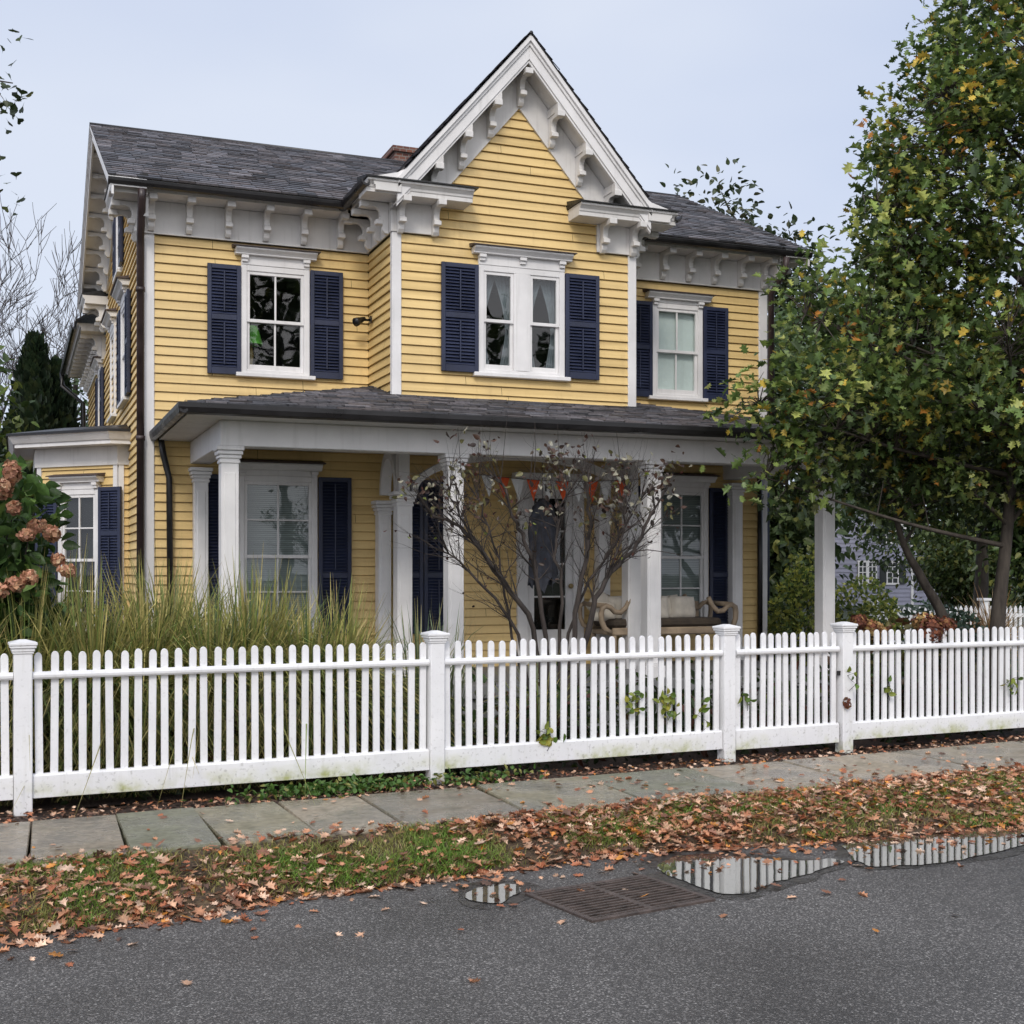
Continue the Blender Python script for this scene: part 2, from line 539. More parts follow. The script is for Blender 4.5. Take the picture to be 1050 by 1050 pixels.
SC.cycles.max_bounces = 7; SC.cycles.transparent_max_bounces = 12; SC.cycles.diffuse_bounces = 3

# ------------------------------------------------------------------ the setting
def sheet(name, mat, x0, x1, y0, y1, nx, ny, zf, bounds=None):
    m = MB(); m.smooth = True
    vs = []
    for j in range(ny + 1):
        for i in range(nx + 1):
            x = x0 + (x1 - x0) * i / nx
            if bounds: a, b = bounds(x)
            else: a, b = y0, y1
            y = a + (b - a) * j / ny
            vs.append((x, y, zf(x, y)))
    fs = [(j * (nx + 1) + i, j * (nx + 1) + i + 1, (j + 1) * (nx + 1) + i + 1, (j + 1) * (nx + 1) + i)
          for j in range(ny) for i in range(nx)]
    m.add(vs, fs)
    return tag(m.build(name, mat, recalc=False), kind='structure')


def nz(x, y, s=1.): return noise.noise(Vector((x * s, y * s, 3.7)))


sheet('ground', M['lawn'], -500, 500, -300, 700, 10, 10, lambda x, y: -.26)
sheet('road', M['asphalt'], -60, 60, -7, 7.4, 4, 4, lambda x, y: -.175)
FD = Vector((6.9, .43, 0)).normalized()
F0 = Vector((.05, 9.06, 0))
FN = Vector((FD.y, -FD.x, 0))          # towards the street


def curb(x): return 6.48 + .185 * min(max(x, -1), 3.4) - (.11 * (x - 3.4) if 3.4 < x < 7 else .396 if x >= 7 else 0) + .1 * nz(x, 0, 1.1) + .04 * nz(x, 5, 4)


def sw_near(x): return 7.42 + .075 * x
def sw_far(x): return 8.62 + .075 * x


def zverge(x, y):
    t = (y - curb(x)) / (sw_near(x) - curb(x))
    return -.19 + .06 * min(1, t * 5) + .11 * t * t * (3 - 2 * t) + .014 * nz(x, y, 2.5) * min(1, t * 3)


sheet('verge', M['earth'], -14, 24, 0, 0, 150, 10, zverge, lambda x: (curb(x), sw_near(x) + .03))
sheet('mulch_strip', M['mulch'], -14, 24, 0, 0, 150, 5, lambda x, y: -.035 + .02 * nz(x, y, 4),
      lambda x: (sw_far(x) - .06, 9.15 + .063 * x))
sheet('garden_ground', M['mulch'], -25, 14, 0, 0, 40, 12, lambda x, y: -.03 + .05 * min(1, (y - 9.1 - .063 * x) * 1.2),
      lambda x: (9.14 + .063 * x, 30))
# bluestone sidewalk
m = MB()
x = -9.0; k = 0
while x < 22:
    w = .5 + .12 * random.random() if x < 1.9 else .85 + .6 * random.random()
    g = random.uniform(.65, 1.2)
    m.col = tuple(g * c for c in random.choice([(.23, .205, .135), (.28, .235, .17), (.18, .18, .12), (.31, .26, .19)]))
    dz = random.uniform(-.006, .006); tl = random.uniform(-.006, .006); sk = random.uniform(-.03, .03)
    xs = [x + .006, x + w - .006]
    a, b, c, d = ((xs[0] + sk, sw_near(x)), (xs[1] + sk, sw_near(x + w)), (xs[1] - sk, sw_far(x + w)), (xs[0] - sk, sw_far(x)))
    e = .006
    top = [(a[0] + e, a[1] + e, dz), (b[0] - e, b[1] + e, dz + tl), (c[0] - e, c[1] - e, dz + tl), (d[0] + e, d[1] - e, dz)]
    lo = [(p[0], p[1], dz - .012) for p in (a, b, c, d)]; bt = [(p[0], p[1], -.1) for p in (a, b, c, d)]
    m.add(top + lo + bt, [(0, 1, 2, 3)] + [(i + 4, (i + 1) % 4 + 4, (i + 1) % 4, i) for i in range(4)] +
          [(i + 8, (i + 1) % 4 + 8, (i + 1) % 4 + 4, i + 4) for i in range(4)])
    x += w
tag(m.build('sidewalk', M['slab']), kind='structure')

# puddles
PUD = [[(2.37, 6.61), (2.47, 6.66), (2.62, 6.63), (2.6, 6.5), (2.55, 6.4), (2.41, 6.29), (2.33, 6.34), (2.29, 6.46)],
       [(3.6, 6.72), (3.72, 6.86), (3.85, 6.92), (4.02, 6.9), (4.2, 6.72), (4.4, 6.56), (4.66, 6.5), (4.7, 6.42), (4.58, 6.35), (4.33, 6.25), (4.07, 6.15), (3.85, 6.02), (3.71, 5.95), (3.6, 6.04), (3.53, 6.32), (3.54, 6.51)],
       [(4.95, 6.75), (5.14, 6.88), (5.76, 6.87), (6.3, 6.86), (6.7, 6.76), (6.4, 6.55), (6.07, 6.39), (5.8, 6.29), (5.54, 6.23), (5.19, 6.18), (4.85, 6.22), (4.76, 6.32), (4.81, 6.5)]]
def mk_wet():
    t = NT('soaked_asphalt')
    n = t.noise(40, 5); col = t.ramp(n, [(.35, (.016, .015, .014)), (.6, (.04, .038, .035)), (.75, (.09, .085, .08))])
    tr = t.n('ShaderNodeBsdfTransparent'); mx_ = t.n('ShaderNodeMixShader')
    t.l(t.ramp(t.noise(7, 6), [(.38, (.1,) * 3), (.55, (.95,) * 3)]), mx_.inputs[0]); t.l(tr.outputs[0], mx_.inputs[1])
    t.l(t.bsdf(col, .3, t.bump(n, .4, .006)), mx_.inputs[2])
    return t.done(mx_.outputs[0])


M['soaked'] = mk_wet()
for P in PUD:
    cx_, cy_ = sum(p[0] for p in P) / len(P), sum(p[1] for p in P) / len(P)
    m = MB(); out = []
    for i in range(len(P)):
        for k in range(5):
            a, b = P[i], P[(i + 1) % len(P)]
            px_, py_ = a[0] + (b[0] - a[0]) * k / 5, a[1] + (b[1] - a[1]) * k / 5
            d = math.hypot(px_ - cx_, py_ - cy_); e = 1 + (.1 + .07 * nz(px_, py_, 6)) / d
            out.append((cx_ + (px_ - cx_) * e, cy_ + (py_ - cy_) * e, -.1722))
    m.add(out, [tuple(range(len(out)))])
    tag(m.build('wet_patch', M['soaked'], recalc=False), kind='structure')
for P in PUD:
    m = MB(); n = len(P); out = []
    for i in range(n):
        for s_ in range(6):
            t = s_ / 6
            p0, p1, p2, p3 = (Vector((*P[(i + q) % n], 0)) for q in (-1, 0, 1, 2))
            p = .5 * ((2 * p1) + (p2 - p0) * t + (2 * p0 - 5 * p1 + 4 * p2 - p3) * t * t + (3 * p1 - p0 - 3 * p2 + p3) * t ** 3)
            out.append((p.x + .035 * nz(p.x, p.y, 8) + .012 * nz(p.x, p.y, 31), p.y + .035 * nz(p.y, p.x, 8) + .016 * nz(p.y, p.x, 29), -.1685))
    m.add(out, [tuple(range(len(out)))])
    tag(m.build('puddle', M['water'], recalc=False), kind='structure')

# ------------------------------------------------------------------ the yellow house
XL, XR, YA, YG, YB = 1.31, 9.14, 14.2, 13.16, 20.2
GL, GR, GC = 3.81, 6.69, 5.25
house = empty('yellow_house', (5.2, 14.2, 0), 'two storey yellow clapboard house with navy shutters and bracketed white cornice behind the fence', 'house')
FA = frame((0, YA, 0), (1, 0, 0), (0, -1, 0))            # local x = world X
FG = frame((0, YG, 0), (1, 0, 0), (0, -1, 0))
FL = frame((XL, 0, 0), (0, -1, 0), (-1, 0, 0))           # local x = -Y
FGL = frame((GL, 0, 0), (0, -1, 0), (-1, 0, 0))
FGR = frame((GR, 0, 0), (0, 1, 0), (1, 0, 0))
FR = frame((XR, 0, 0), (0, 1, 0), (1, 0, 0))


def interp(poly, z):
    xs = []
    n = len(poly)
    for i in range(n):
        (x0, z0), (x1, z1) = poly[i], poly[(i + 1) % n]
        if abs(z1 - z0) < 1e-9:
            if abs(z - z0) < 1e-6: xs += [x0, x1]
            continue
        t = (z - z0) / (z1 - z0)
        if -1e-6 <= t <= 1 + 1e-6: xs.append(x0 + t * (x1 - x0))
    return (min(xs), max(xs)) if xs else None


def siding(name, Mx, poly, holes=(), e=.1, mat='yellow', d0=.004, d1=.024, parent=None, z_off=.45):
    m = MB(Mx)
    zmin = min(p[1] for p in poly); zmax = max(p[1] for p in poly)
    k0 = math.floor((zmin - z_off) / e)
    z = z_off + k0 * e
    while z < zmax - 1e-6:
        za, zt = z, z + e - .011
        cuts = sorted({c for c in [za, zt] + [h[q] for h in holes for q in (2, 3)] + [zmin, zmax] if za - 1e-9 <= c <= zt + 1e-9})
        cuts = [c for c in cuts if zmin - 1e-6 <= c <= zmax + 1e-6]
        xa_, xb_ = min(p[0] for p in poly), max(p[0] for p in poly)
        joints = []; q = xa_ + random.uniform(.5, 3.2)
        while q < xb_ - .3 and mat == 'yellow': joints.append(q); q += random.uniform(1.4, 3.6)
        for a, b in zip(cuts[:-1], cuts[1:]):
            if b - a < 1e-5: continue
            ia, ib = interp(poly, min(max(a, zmin + 1e-5), zmax - 1e-5)), interp(poly, min(max(b, zmin + 1e-5), zmax - 1e-5))
            if not ia or not ib: continue
            mid = (a + b) / 2
            segs = [(ia[0], ia[1], ib[0], ib[1])]
            for h in holes:
                if h[2] < mid < h[3]:
                    new = []
                    for s_ in segs:
                        if h[0] > s_[1] or h[1] < s_[0]: new.append(s_); continue
                        if h[0] > s_[0]: new.append((s_[0], h[0], s_[2], h[0]))
                        if h[1] < s_[1]: new.append((h[1], s_[1], h[1], s_[3]))
                    segs = new
            for q in joints:
                segs = [w for s_ in segs for w in ([(s_[0], q - .002, s_[2], q - .002), (q + .002, s_[1], q + .002, s_[3])] if max(s_[0], s_[2]) + .05 < q < min(s_[1], s_[3]) - .05 else [s_])]
            da = d1 + (d0 - d1) * (a - za) / (zt - za); db = d1 + (d0 - d1) * (b - za) / (zt - za)
            for s_ in segs:
                # boards along the run are broken into lengths
                m.add([(s_[0], da, a), (s_[1], da, a), (s_[3], db, b), (s_[2], db, b)], [(0, 1, 2, 3)])
                if abs(a - za) < 1e-6:
                    m.add([(s_[0], -.012, a), (s_[1], -.012, a), (s_[1], da, a), (s_[0], da, a)], [(0, 1, 2, 3)])
                if abs(b - zt) < 1e-6:
                    m.add([(s_[2], db, b), (s_[3], db, b), (s_[3], -.012, b), (s_[2], -.012, b)], [(0, 1, 2, 3)])
                    m.add([(s_[2], -.012, b), (s_[3], -.012, b), (s_[3], -.012, b + .011), (s_[2], -.012, b + .011)], [(0, 1, 2, 3)])
        z += e
    return m.build(name, M[mat], parent or house, recalc=False)


# ---- windows
def window(Mx, x0, x1, z0, z1, rows=(1, 1), cols=2, inside='blind', hood=True, cs=.065, pair=False, sill=True, light=False, hoodz=.2, parent=None, hood_over=.1):
    """casing outer x0..x1, z0..z1"""
    par = parent or house
    c = MB(Mx)
    c.box(x0, x0 + cs, -.03, .045, z0, z1); c.box(x1 - cs, x1, -.03, .045, z0, z1)
    c.box(x0 + cs, x1 - cs, -.03, .044, z1 - cs, z1); c.box(x0 + cs, x1 - cs, -.03, .044, z0, z0 + cs * .6)
    spans = [(x0 + cs, x1 - cs)]
    if pair:
        w = .2
        mid = (x0 + x1) / 2
        c.box(mid - w / 2, mid + w / 2, -.03, .043, z0 + cs * .6, z1 - cs)
        c.box(mid - w / 2 + .03, mid + w / 2 - .03, .043, .05, z0 + cs * .6, z1 - cs)
        spans = [(x0 + cs, mid - w / 2), (mid + w / 2, x1 - cs)]
    win = c.build('window', M['white'], par, bevel=.005)
    za, zb = z0 + cs * .6, z1 - cs
    zm = za + (zb - za) * (rows[1] / (rows[0] + rows[1])) if rows[0] != rows[1] else (za + zb) / 2
    for a, b in spans:
        pn = MB(Mx)
        for (zz0, zz1, rr, d) in ((za, zm + .018, rows[1], -.012), (zm - .018, zb, rows[0], .012)):
            s = MB(Mx); st = .034
            s.box(a, a + st, d - .02, d + .02, zz0, zz1); s.box(b - st, b, d - .02, d + .02, zz0, zz1)
            bt = .06 if d < 0 else .036
            s.box(a + st, b - st, d - .02, d + .0195, zz0, zz0 + bt); s.box(a + st, b - st, d - .02, d + .0195, zz1 - .036, zz1)
            for i in range(1, cols):
                xx = a + st + (b - a - 2 * st) * i / cols
                s.box(xx - .01, xx + .01, d - .012, d + .014, zz0 + bt, zz1 - .036)
            for i in range(1, rr):
                zz = zz0 + bt + (zz1 - zz0 - bt - .036) * i / rr
                s.box(a + st, b - st, d - .011, d + .013, zz - .009, zz + .009)
            s.build('sash', M['white'], win, bevel=.003)
            pn.add([(a + st, d, zz0 + bt), (b - st, d, zz0 + bt), (b - st, d, zz1 - .036), (a + st, d, zz1 - .036)], [(0, 1, 2, 3)])
        pn.build('pane', M['glass'], win, recalc=False)
    if sill:
        s = MB(Mx); s.box(x0 - .06, x1 + .06, -.02, .085, z0 - .045, z0 - .001)
        s.build('sill', M['white'], win, bevel=.005)
    if hood:
        s = MB(Mx)
        h = hoodz
        s.box(x0 + .002, x1 - .002, -.01, .05, z1 + .001, z1 + h - .085)
        a, b = x0 - hood_over, x1 + hood_over
        s.prism([(a + .03, 0, z1 + h - .085), (a + .03, .1, z1 + h - .085), (a + .03, .1, z1 + h - .07), (a + .03, .12, z1 + h - .05), (a + .03, .15, z1 + h - .03), (a + .03, .15, z1 + h - .012), (a + .03, 0, z1 + h - .012)], (b - a - .06, 0, 0))
        blocks = [x0 + .04, x1 - .04] + ([(x0 + x1) / 2] if pair else [])
        for q in blocks:
            s.box(q - .04, q + .04, .05, .095, z1 + h - .125, z1 + h - .088)
            s.box(q - .032, q + .032, .05, .075, z1 + h - .16, z1 + h - .125)
        ho = s.build('window_hood', M['white'], win, bevel=.004)
        s = MB(Mx)
        s.prism([(a, -.01, z1 + h - .01), (a, .17, z1 + h - .01), (a, .17, z1 + h), (a, -.01, z1 + h + .035)], (b - a, 0, 0))
        s.build('hood_flashing', M['cap'], win)
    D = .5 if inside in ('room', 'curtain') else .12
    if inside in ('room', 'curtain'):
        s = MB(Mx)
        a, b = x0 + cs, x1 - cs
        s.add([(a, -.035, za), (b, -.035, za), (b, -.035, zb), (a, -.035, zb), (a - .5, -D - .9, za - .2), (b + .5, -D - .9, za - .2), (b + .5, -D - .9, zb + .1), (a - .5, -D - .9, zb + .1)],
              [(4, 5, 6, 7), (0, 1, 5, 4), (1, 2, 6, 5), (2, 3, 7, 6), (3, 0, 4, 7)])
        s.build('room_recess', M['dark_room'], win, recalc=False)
    if inside == 'shade':
        s = MB(Mx); s.add([(x0 + cs, -.05, za), (x1 - cs, -.05, za), (x1 - cs, -.05, zb), (x0 + cs, -.05, zb)], [(0, 1, 2, 3)])
        s.build('window_shade', M['shade'], win, recalc=False)
    if inside in ('blind', 'blind_dark'):
        s = MB(Mx)
        n = 24
        for i in range(n):
            zz = za + (zb - za) * i / n
            s.add([(x0 + cs, -.05, zz), (x1 - cs, -.05, zz), (x1 - cs, -.066, zz + (zb - za) / n), (x0 + cs, -.066, zz + (zb - za) / n)], [(0, 1, 2, 3)])
        s.build('window_blind', M[inside], win, recalc=False)
    if inside == 'curtain':
        for (a, b) in spans:
            for side in (-1, 1):
                s = MB(Mx); s.smooth = True
                N = 14
                for i in range(N):
                    for j in range(12):
                        pass
                vs = []; fs = []
                nu, nv = 16, 14
                for j in range(nv + 1):
                    v = j / nv; zz = zb - v * (zb - za)
                    wd_ = (b - a) * (.56 * (1 - .75 * math.sin(min(1, v / .62) * PI / 2)) if v < .62 else .14 + .22 * (v - .62) / .38)
                    for i in range(nu + 1):
                        u = i / nu
                        xx = (a + u * wd_) if side < 0 else (b - u * wd_)
                        vs.append((xx, -.1 + .012 * math.sin(u * 22), zz))
                for j in range(nv):
                    for i in range(nu):
                        fs.append((j * (nu + 1) + i, j * (nu + 1) + i + 1, (j + 1) * (nu + 1) + i + 1, (j + 1) * (nu + 1) + i))
                s.add(vs, fs); s.build('curtain', M['curtain'], win, recalc=False)
    return win


SHUT = {}


def shutter(Mx, x0, x1, z0, z1, split=.52, label=None, parent=None, d=.05):
    m = MB(Mx); st = .045
    zs = z0 + (z1 - z0) * split - .0
    m.box(x0, x0 + st, d - .018, d + .018, z0, z1); m.box(x1 - st, x1, d - .018, d + .018, z0, z1)
    for a, b in ((z0, z0 + .075), (z1 - .05, z1), (zs - .03, zs + .03)):
        m.box(x0 + st, x1 - st, d - .017, d + .017, a, b)
    for a, b in ((z0 + .075, zs - .03), (zs + .03, z1 - .05)):
        n = max(3, round((b - a) / .036)); h = (b - a) / n
        for i in range(n):
            z = a + i * h
            m.prism([(x0 + st, d + .014, z + .002), (x0 + st, d + .017, z + .008), (x0 + st, d - .012, z + h + .004), (x0 + st, d - .016, z + h - .002)], (x1 - x0 - 2 * st, 0, 0))
        xm = (x0 + x1) / 2
        m.box(xm - .008, xm + .008, d + .016, d + .028, a + .03, b - .02)
    # hinges / backing
    m.box(x0 + .01, x1 - .01, d - .03, d - .022, z0 + .01, z1 - .01)
    o = m.build('shutter', M['navy'], parent or house, bevel=.003)
    if label: o['label'] = label
    return o


# ---- main walls
W1 = (2.34, 3.11, 3.80, 5.0); W2 = (4.765, 5.805, 3.79, 4.98); W3 = (7.47, 8.195, 3.80, 4.98)
G1 = (2.31, 3.2, .88, 2.66); G2 = (7.52, 8.28, .9, 2.66)
DOOR = (5.64, 6.52, .46, 2.72)
ins = .03


def hole(w): return (w[0] + ins, w[1] - ins, w[2] + ins, w[3] - ins)


siding('front_siding', FA, [(XL + .1, .3), (XR - .1, .3), (XR - .1, 5.27), (XL + .1, 5.27)],
       [hole(W1), hole(W3), hole(G1), hole(G2), hole(DOOR), (GL - .01, GR + .01, 3.1, 6)])
siding('gable_siding', FG, [(GL + .07, 3.2), (GR - .07, 3.2), (GR - .07, 5.6), (GC, 6.83), (GL + .07, 5.6)], [hole(W2)])
siding('gable_side_siding', FGL, [(-YA, 3.2), (-YG - .0, 3.2), (-YG - .0, 5.27), (-YA, 5.27)])
siding('gable_side_siding', FGR, [(YG, 3.2), (YA, 3.2), (YA, 5.27), (YG, 5.27)])
RZ, EY, EZ = 7.36, 13.72, 5.70                # ridge height, eave line
RY = 17.2
SL = (RZ - EZ) / (RY - EY)
SW1 = (-16.95, -16.05, 3.72, 4.95); SW0 = (-17.75, -17.1, 5.5, 6.4); SW2 = (-18.9, -18.1, 3.75, 4.95)
siding('side_siding', FL, [(-YB, .2), (-YA, .2), (-YA, 5.55), (-RY, 7.2), (-YB, 5.55)], [hole(SW1), hole(SW0)])
siding('side_siding', FR, [(YA, .2), (YB, .2), (YB, 5.55), (RY, 7.2), (YA, 5.55)])
m = MB(); m.box(XL + .02, XR - .02, YA + 1.6, YB - .02, .1, 5.5); m.build('wall_core', M['dark_room'], house)
# corner boards
m = MB()
for (x0, x1, y0, y1, z0, z1) in ((XL - .03, XL + .1, YA - .032, YA + .1, .15, 5.27), (XR - .1, XR + .03, YA - .032, YA + .1, .15, 5.27),
                                 (GL - .03, GL + .075, YG - .032, YG + .05, 3.2, 5.27), (GR - .075, GR + .03, YG - .032, YG + .05, 3.2, 5.27)):
    m = MB(); m.box(x0, x1, y0, y1, z0, z1)
    m.build('corner_board', M['white'], house, bevel=.006)

# windows on the front
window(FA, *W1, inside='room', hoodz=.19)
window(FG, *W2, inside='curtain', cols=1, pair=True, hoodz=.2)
window(FA, *W3, inside='shade', hoodz=.13, hood_over=.12)
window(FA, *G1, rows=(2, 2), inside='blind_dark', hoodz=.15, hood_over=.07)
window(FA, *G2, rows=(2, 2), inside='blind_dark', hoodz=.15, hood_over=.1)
for a, b, z0, z1 in ((1.97, 2.335, 3.77, 4.98), (3.115, 3.49, 3.78, 5.0), (7.1, 7.465, 3.78, 4.98), (8.2, 8.56, 3.78, 4.98)):
    shutter(FA, a, b, z0, z1)
for a, b in ((4.33, 4.76), (5.81, 6.23)): shutter(FG, a, b, 3.78, 4.97)
for a, b in ((1.92, 2.3), (3.21, 3.59), (7.1, 7.5), (8.29, 8.76), (4.1, 4.45), (4.46, 4.82)): shutter(FA, a, b, .86, 2.66, .38)
# shutters folded back beside the windows of the right hand wall
for yy, za, zb in ((14.75, .95, 2.66), (14.75, 3.75, 4.95)):
    shutter(frame((0, yy, 0), (1, 0, 0), (0, -1, 0)), XR + .05, XR + .43, za, zb, .5, 'navy shutter standing open beyond the right corner', d=0)

# left wall windows
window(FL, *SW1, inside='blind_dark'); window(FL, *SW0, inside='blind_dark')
for a, b in ((-17.34, -16.96), (-16.04, -15.66)): shutter(FL, a, b, 3.72, 4.95)
shutter(FL, -17.05, -16.75, 5.52, 6.35); shutter(FL, -18.05, -17.78, 5.52, 6.35)
window(FL, *SW2, inside='blind_dark')

# door
m = MB(FA)
x0, x1, z0, z1 = DOOR
m.box(x0, x0 + .14, -.02, .06, z0, z1); m.box(x1 - .14, x1, -.02, .06, z0, z1); m.box(x0 + .14, x1 - .14, -.02, .058, z1 - .12, z1)
m.prism([(x0 - .06, 0, z1), (x0 - .06, .1, z1), (x0 - .06, .13, z1 + .06), (x0 - .06, 0, z1 + .06)], (x1 - x0 + .12, 0, 0))
fr = m.build('door_frame', M['white'], house, bevel=.006)
m = MB(FA); a, b = x0 + .14, x1 - .14
m.box(a, a + .09, -.02, .02, z0, z1 - .12); m.box(b - .09, b, -.02, .02, z0, z1 - .12)
m.box(a + .09, b - .09, -.02, .019, z0, z0 + .42); m.box(a + .09, b - .09, -.02, .019, z1 - .24, z1 - .12)
m.box(a + .13, b - .13, .019, .028, z0 + .09, z0 + .35)
for i in range(1, 4):
    zz = z0 + .42 + (z1 - .24 - z0 - .42) * i / 4
    m.box(a + .09, b - .09, -.015, .015, zz - .01, zz + .01)
dr = m.build('front_door', M['white'], house, bevel=.004)
m = MB(FA); m.add([(a + .09, -.0, z0 + .42), (b - .09, 0, z0 + .42), (b - .09, 0, z1 - .24), (a + .09, 0, z1 - .24)], [(0, 1, 2, 3)])
m.build('door_glass', M['glass'], dr, recalc=False)
m = MB(FA); m.box(a, b, -.5, -.49, z0, z1); m.build('dark_hall', M['dark_room'], dr)
m = MB(FA); m.tube([(b - .05, .02, z0 + .95), (b - .05, .07, z0 + .95)], [.012, .012], 8); m.tube([(b - .05, .07, z0 + .95), (b - .05, .09, z0 + .95), (b - .05, .1, z0 + .95)], [.03, .032, .015], 10)
m.build('door_knob', M['brass'], dr)

# ---- brackets
BP = [(0, 0), (.29, 0), (.305, -.03), (.29, -.06), (.25, -.068)]
for q in range(7):
    an = R(70 + q * 20)
    BP.append((.17 + .075 * math.cos(an), -.125 + .075 * math.sin(an)))
BP += [(.095, -.16), (.11, -.178), (.135, -.185), (.14, -.21), (.12, -.232), (.08, -.232), (.062, -.25), (.072, -.275), (.066, -.3), (.04, -.33), (0, -.335)]


def bracket_mesh():
    m = MB(); w = .032
    m.prism([(-w, d, z) for d, z in BP], (2 * w, 0, 0))
    m.box(-w - .012, w + .012, .215, .312, -.062, .0)
    m.box(-w - .008, w + .008, .06, .142, -.236, -.19)
    return m.mesh('bracket', M['cornice'])


BM = bracket_mesh()


def bracket(Mx, x, d, z, rot=None, sc=1.):
    w = Mx @ Matrix.Translation((x, d, z))
    if rot is not None: w = w @ rot
    if sc != 1: w = w @ Matrix.Diagonal((1, sc, sc, 1))
    return put('bracket', BM, house, w, .004)


SZ = 5.605                                            # soffit height
for x in (1.37, 1.77, 2.19, 2.61, 3.03, 3.45, 7.2, 7.6, 7.97, 8.34, 8.73, 9.08): bracket(FA, x, .045, SZ - .001)
for x in (3.86, 4.25, 6.27, 6.65): bracket(FG, x, .045, 5.565)
for y in (13.24, 13.58, 13.95): bracket(FGL, -y, .045, 5.575)
for y in (13.24, 13.6): bracket(FGR, y, .045, 5.575)
# friezes
for a, b in ((XL - .04, GL), (GR, XR + .04)):
    m = MB(FA); m.box(a, b, -.02, .045, 5.25, SZ - .002); m.box(a - .003, b + .003, .044, .06, 5.245, 5.262)
    m.build('frieze', M['cornice'], house, bevel=.004)
m = MB(FGL); m.box(-YA + .0, -YG + .042, -.02, .044, 5.25, 5.575); m.build('frieze', M['cornice'], house, bevel=.004)
m = MB(FGR); m.box(YG - .042, YA, -.02, .044, 5.25, 5.575); m.build('frieze', M['cornice'], house, bevel=.004)
for a, b in ((GL - .04, 4.31), (6.21, GR + .04)):
    m = MB(FG); m.box(a, b, -.02, .046, 5.25, 5.567)
    m.build('frieze', M['cornice'], house, bevel=.004)
# rake frieze on the gable wall
m = MB(FG)
for s in (-1, 1):
    m.prism([(GC + s * .0, -.01, 6.77), (GC, -.01, 7.2), (GC + s * 1.47, -.01, 5.51), (GC + s * 1.08, -.01, 5.51)] if s > 0 else
            [(GC, -.01, 6.77), (GC - 1.08, -.01, 5.51), (GC - 1.47, -.01, 5.51), (GC, -.01, 7.2)], (0, .05, 0))
m.build('rake_frieze', M['cornice'], house)
# brackets under the gable rake: stand vertical, hang from the sloping soffit
GS = 1.15                                           # gable slope
for dx in (0, -.36, -.70, -1.03, .38, .72, 1.08):
    zt = 7.13 - GS * abs(dx) + (-.02 if dx == 0 else 0.0)
    bracket(FG, GC + dx, .042, zt)
    # little fill block between bracket and soffit
for dx in (-.36, -.70, -1.03, .38, .72, 1.08):
    m = MB(FG); zt = 7.13 - GS * abs(dx); s = math.copysign(1, dx); w = .04
    m.prism([(GC + dx - w, .04, zt), (GC + dx + w, .04, zt), (GC + dx + w, .04, zt - s * w * GS + .04), (GC + dx - w, .04, zt + s * w * GS + .04)], (0, .3, 0))
    m.build('bracket_block', M['cornice'], house)

# ---- cornices: main eave left / right of gable
def moulding(pts_d_z, Mx, x0, x1, name, mat='cornice', parent=None):
    m = MB(Mx); m.prism([(x0, d, z) for d, z in pts_d_z], (x1 - x0, 0, 0))
    return m.build(name, M[mat], parent or house, bevel=.003)


CROWN = [(.02, SZ), (.36, SZ), (.36, SZ + .05), (.375, SZ + .055), (.385, SZ + .085), (.42, SZ + .105), (.42, SZ + .118), (.02, SZ + .118)]
moulding(CROWN, FA, .93, GL - .335, 'eave_cornice'); moulding(CROWN, FA, GR + .335, 9.5, 'eave_cornice')
# gutter
GUT = [(.425, 5.62), (.46, 5.61), (.495, 5.62), (.51, 5.65), (.515, 5.682), (.5, 5.682), (.49, 5.655), (.46, 5.635), (.44, 5.64), (.425, 5.682)]
moulding(GUT, FA, .9, GL - .33, 'gutter', 'dark_metal'); moulding(GUT, FA, GR + .33, 9.54, 'gutter', 'dark_metal')
# gutters returning along the sides of the gable wing
c2 = [(d - .03, z - .03) for d, z in CROWN]
for Mx, a, b in ((FGL, -YA + .36, -YG + .36), (FGR, YG - .36, YA - .36)):
    moulding([(max(.02, d - .06), z - .025) for d, z in CROWN], Mx, a, b, 'eave_cornice')
    moulding([(d - .06, z + .0) for d, z in GUT], Mx, a, b, 'gutter', 'dark_metal')
# boxed returns on the gable front
RB = 5.567
RET = [(.0, RB), (.315, RB), (.315, RB + .045), (.325, RB + .05), (.33, RB + .075), (.36, RB + .105), (.375, RB + .11), (.375, RB + .135), (.0, RB + .135)]
for a, b in ((3.42, 4.6), (5.86, 7.08)):
    moulding(RET, FG, a, b, 'cornice_return')
    m = MB(FG)
    m.prism([(a - .02, .0, RB + .136), (a - .02, .4, RB + .136), (a - .02, .4, RB + .15), (a - .02, .0, RB + .23)], (b - a + .06 if a < 5 else b - a + .02, 0, 0))
    m.build('return_roof', M['slate'], house)

# gable roof of the wing, with kicked eaves
OV = .37


def roof_z(dx):
    dx = abs(dx)
    return 7.47 - GS * dx if dx < 1.43 else 7.47 - GS * 1.43 - (dx - 1.43) * .28


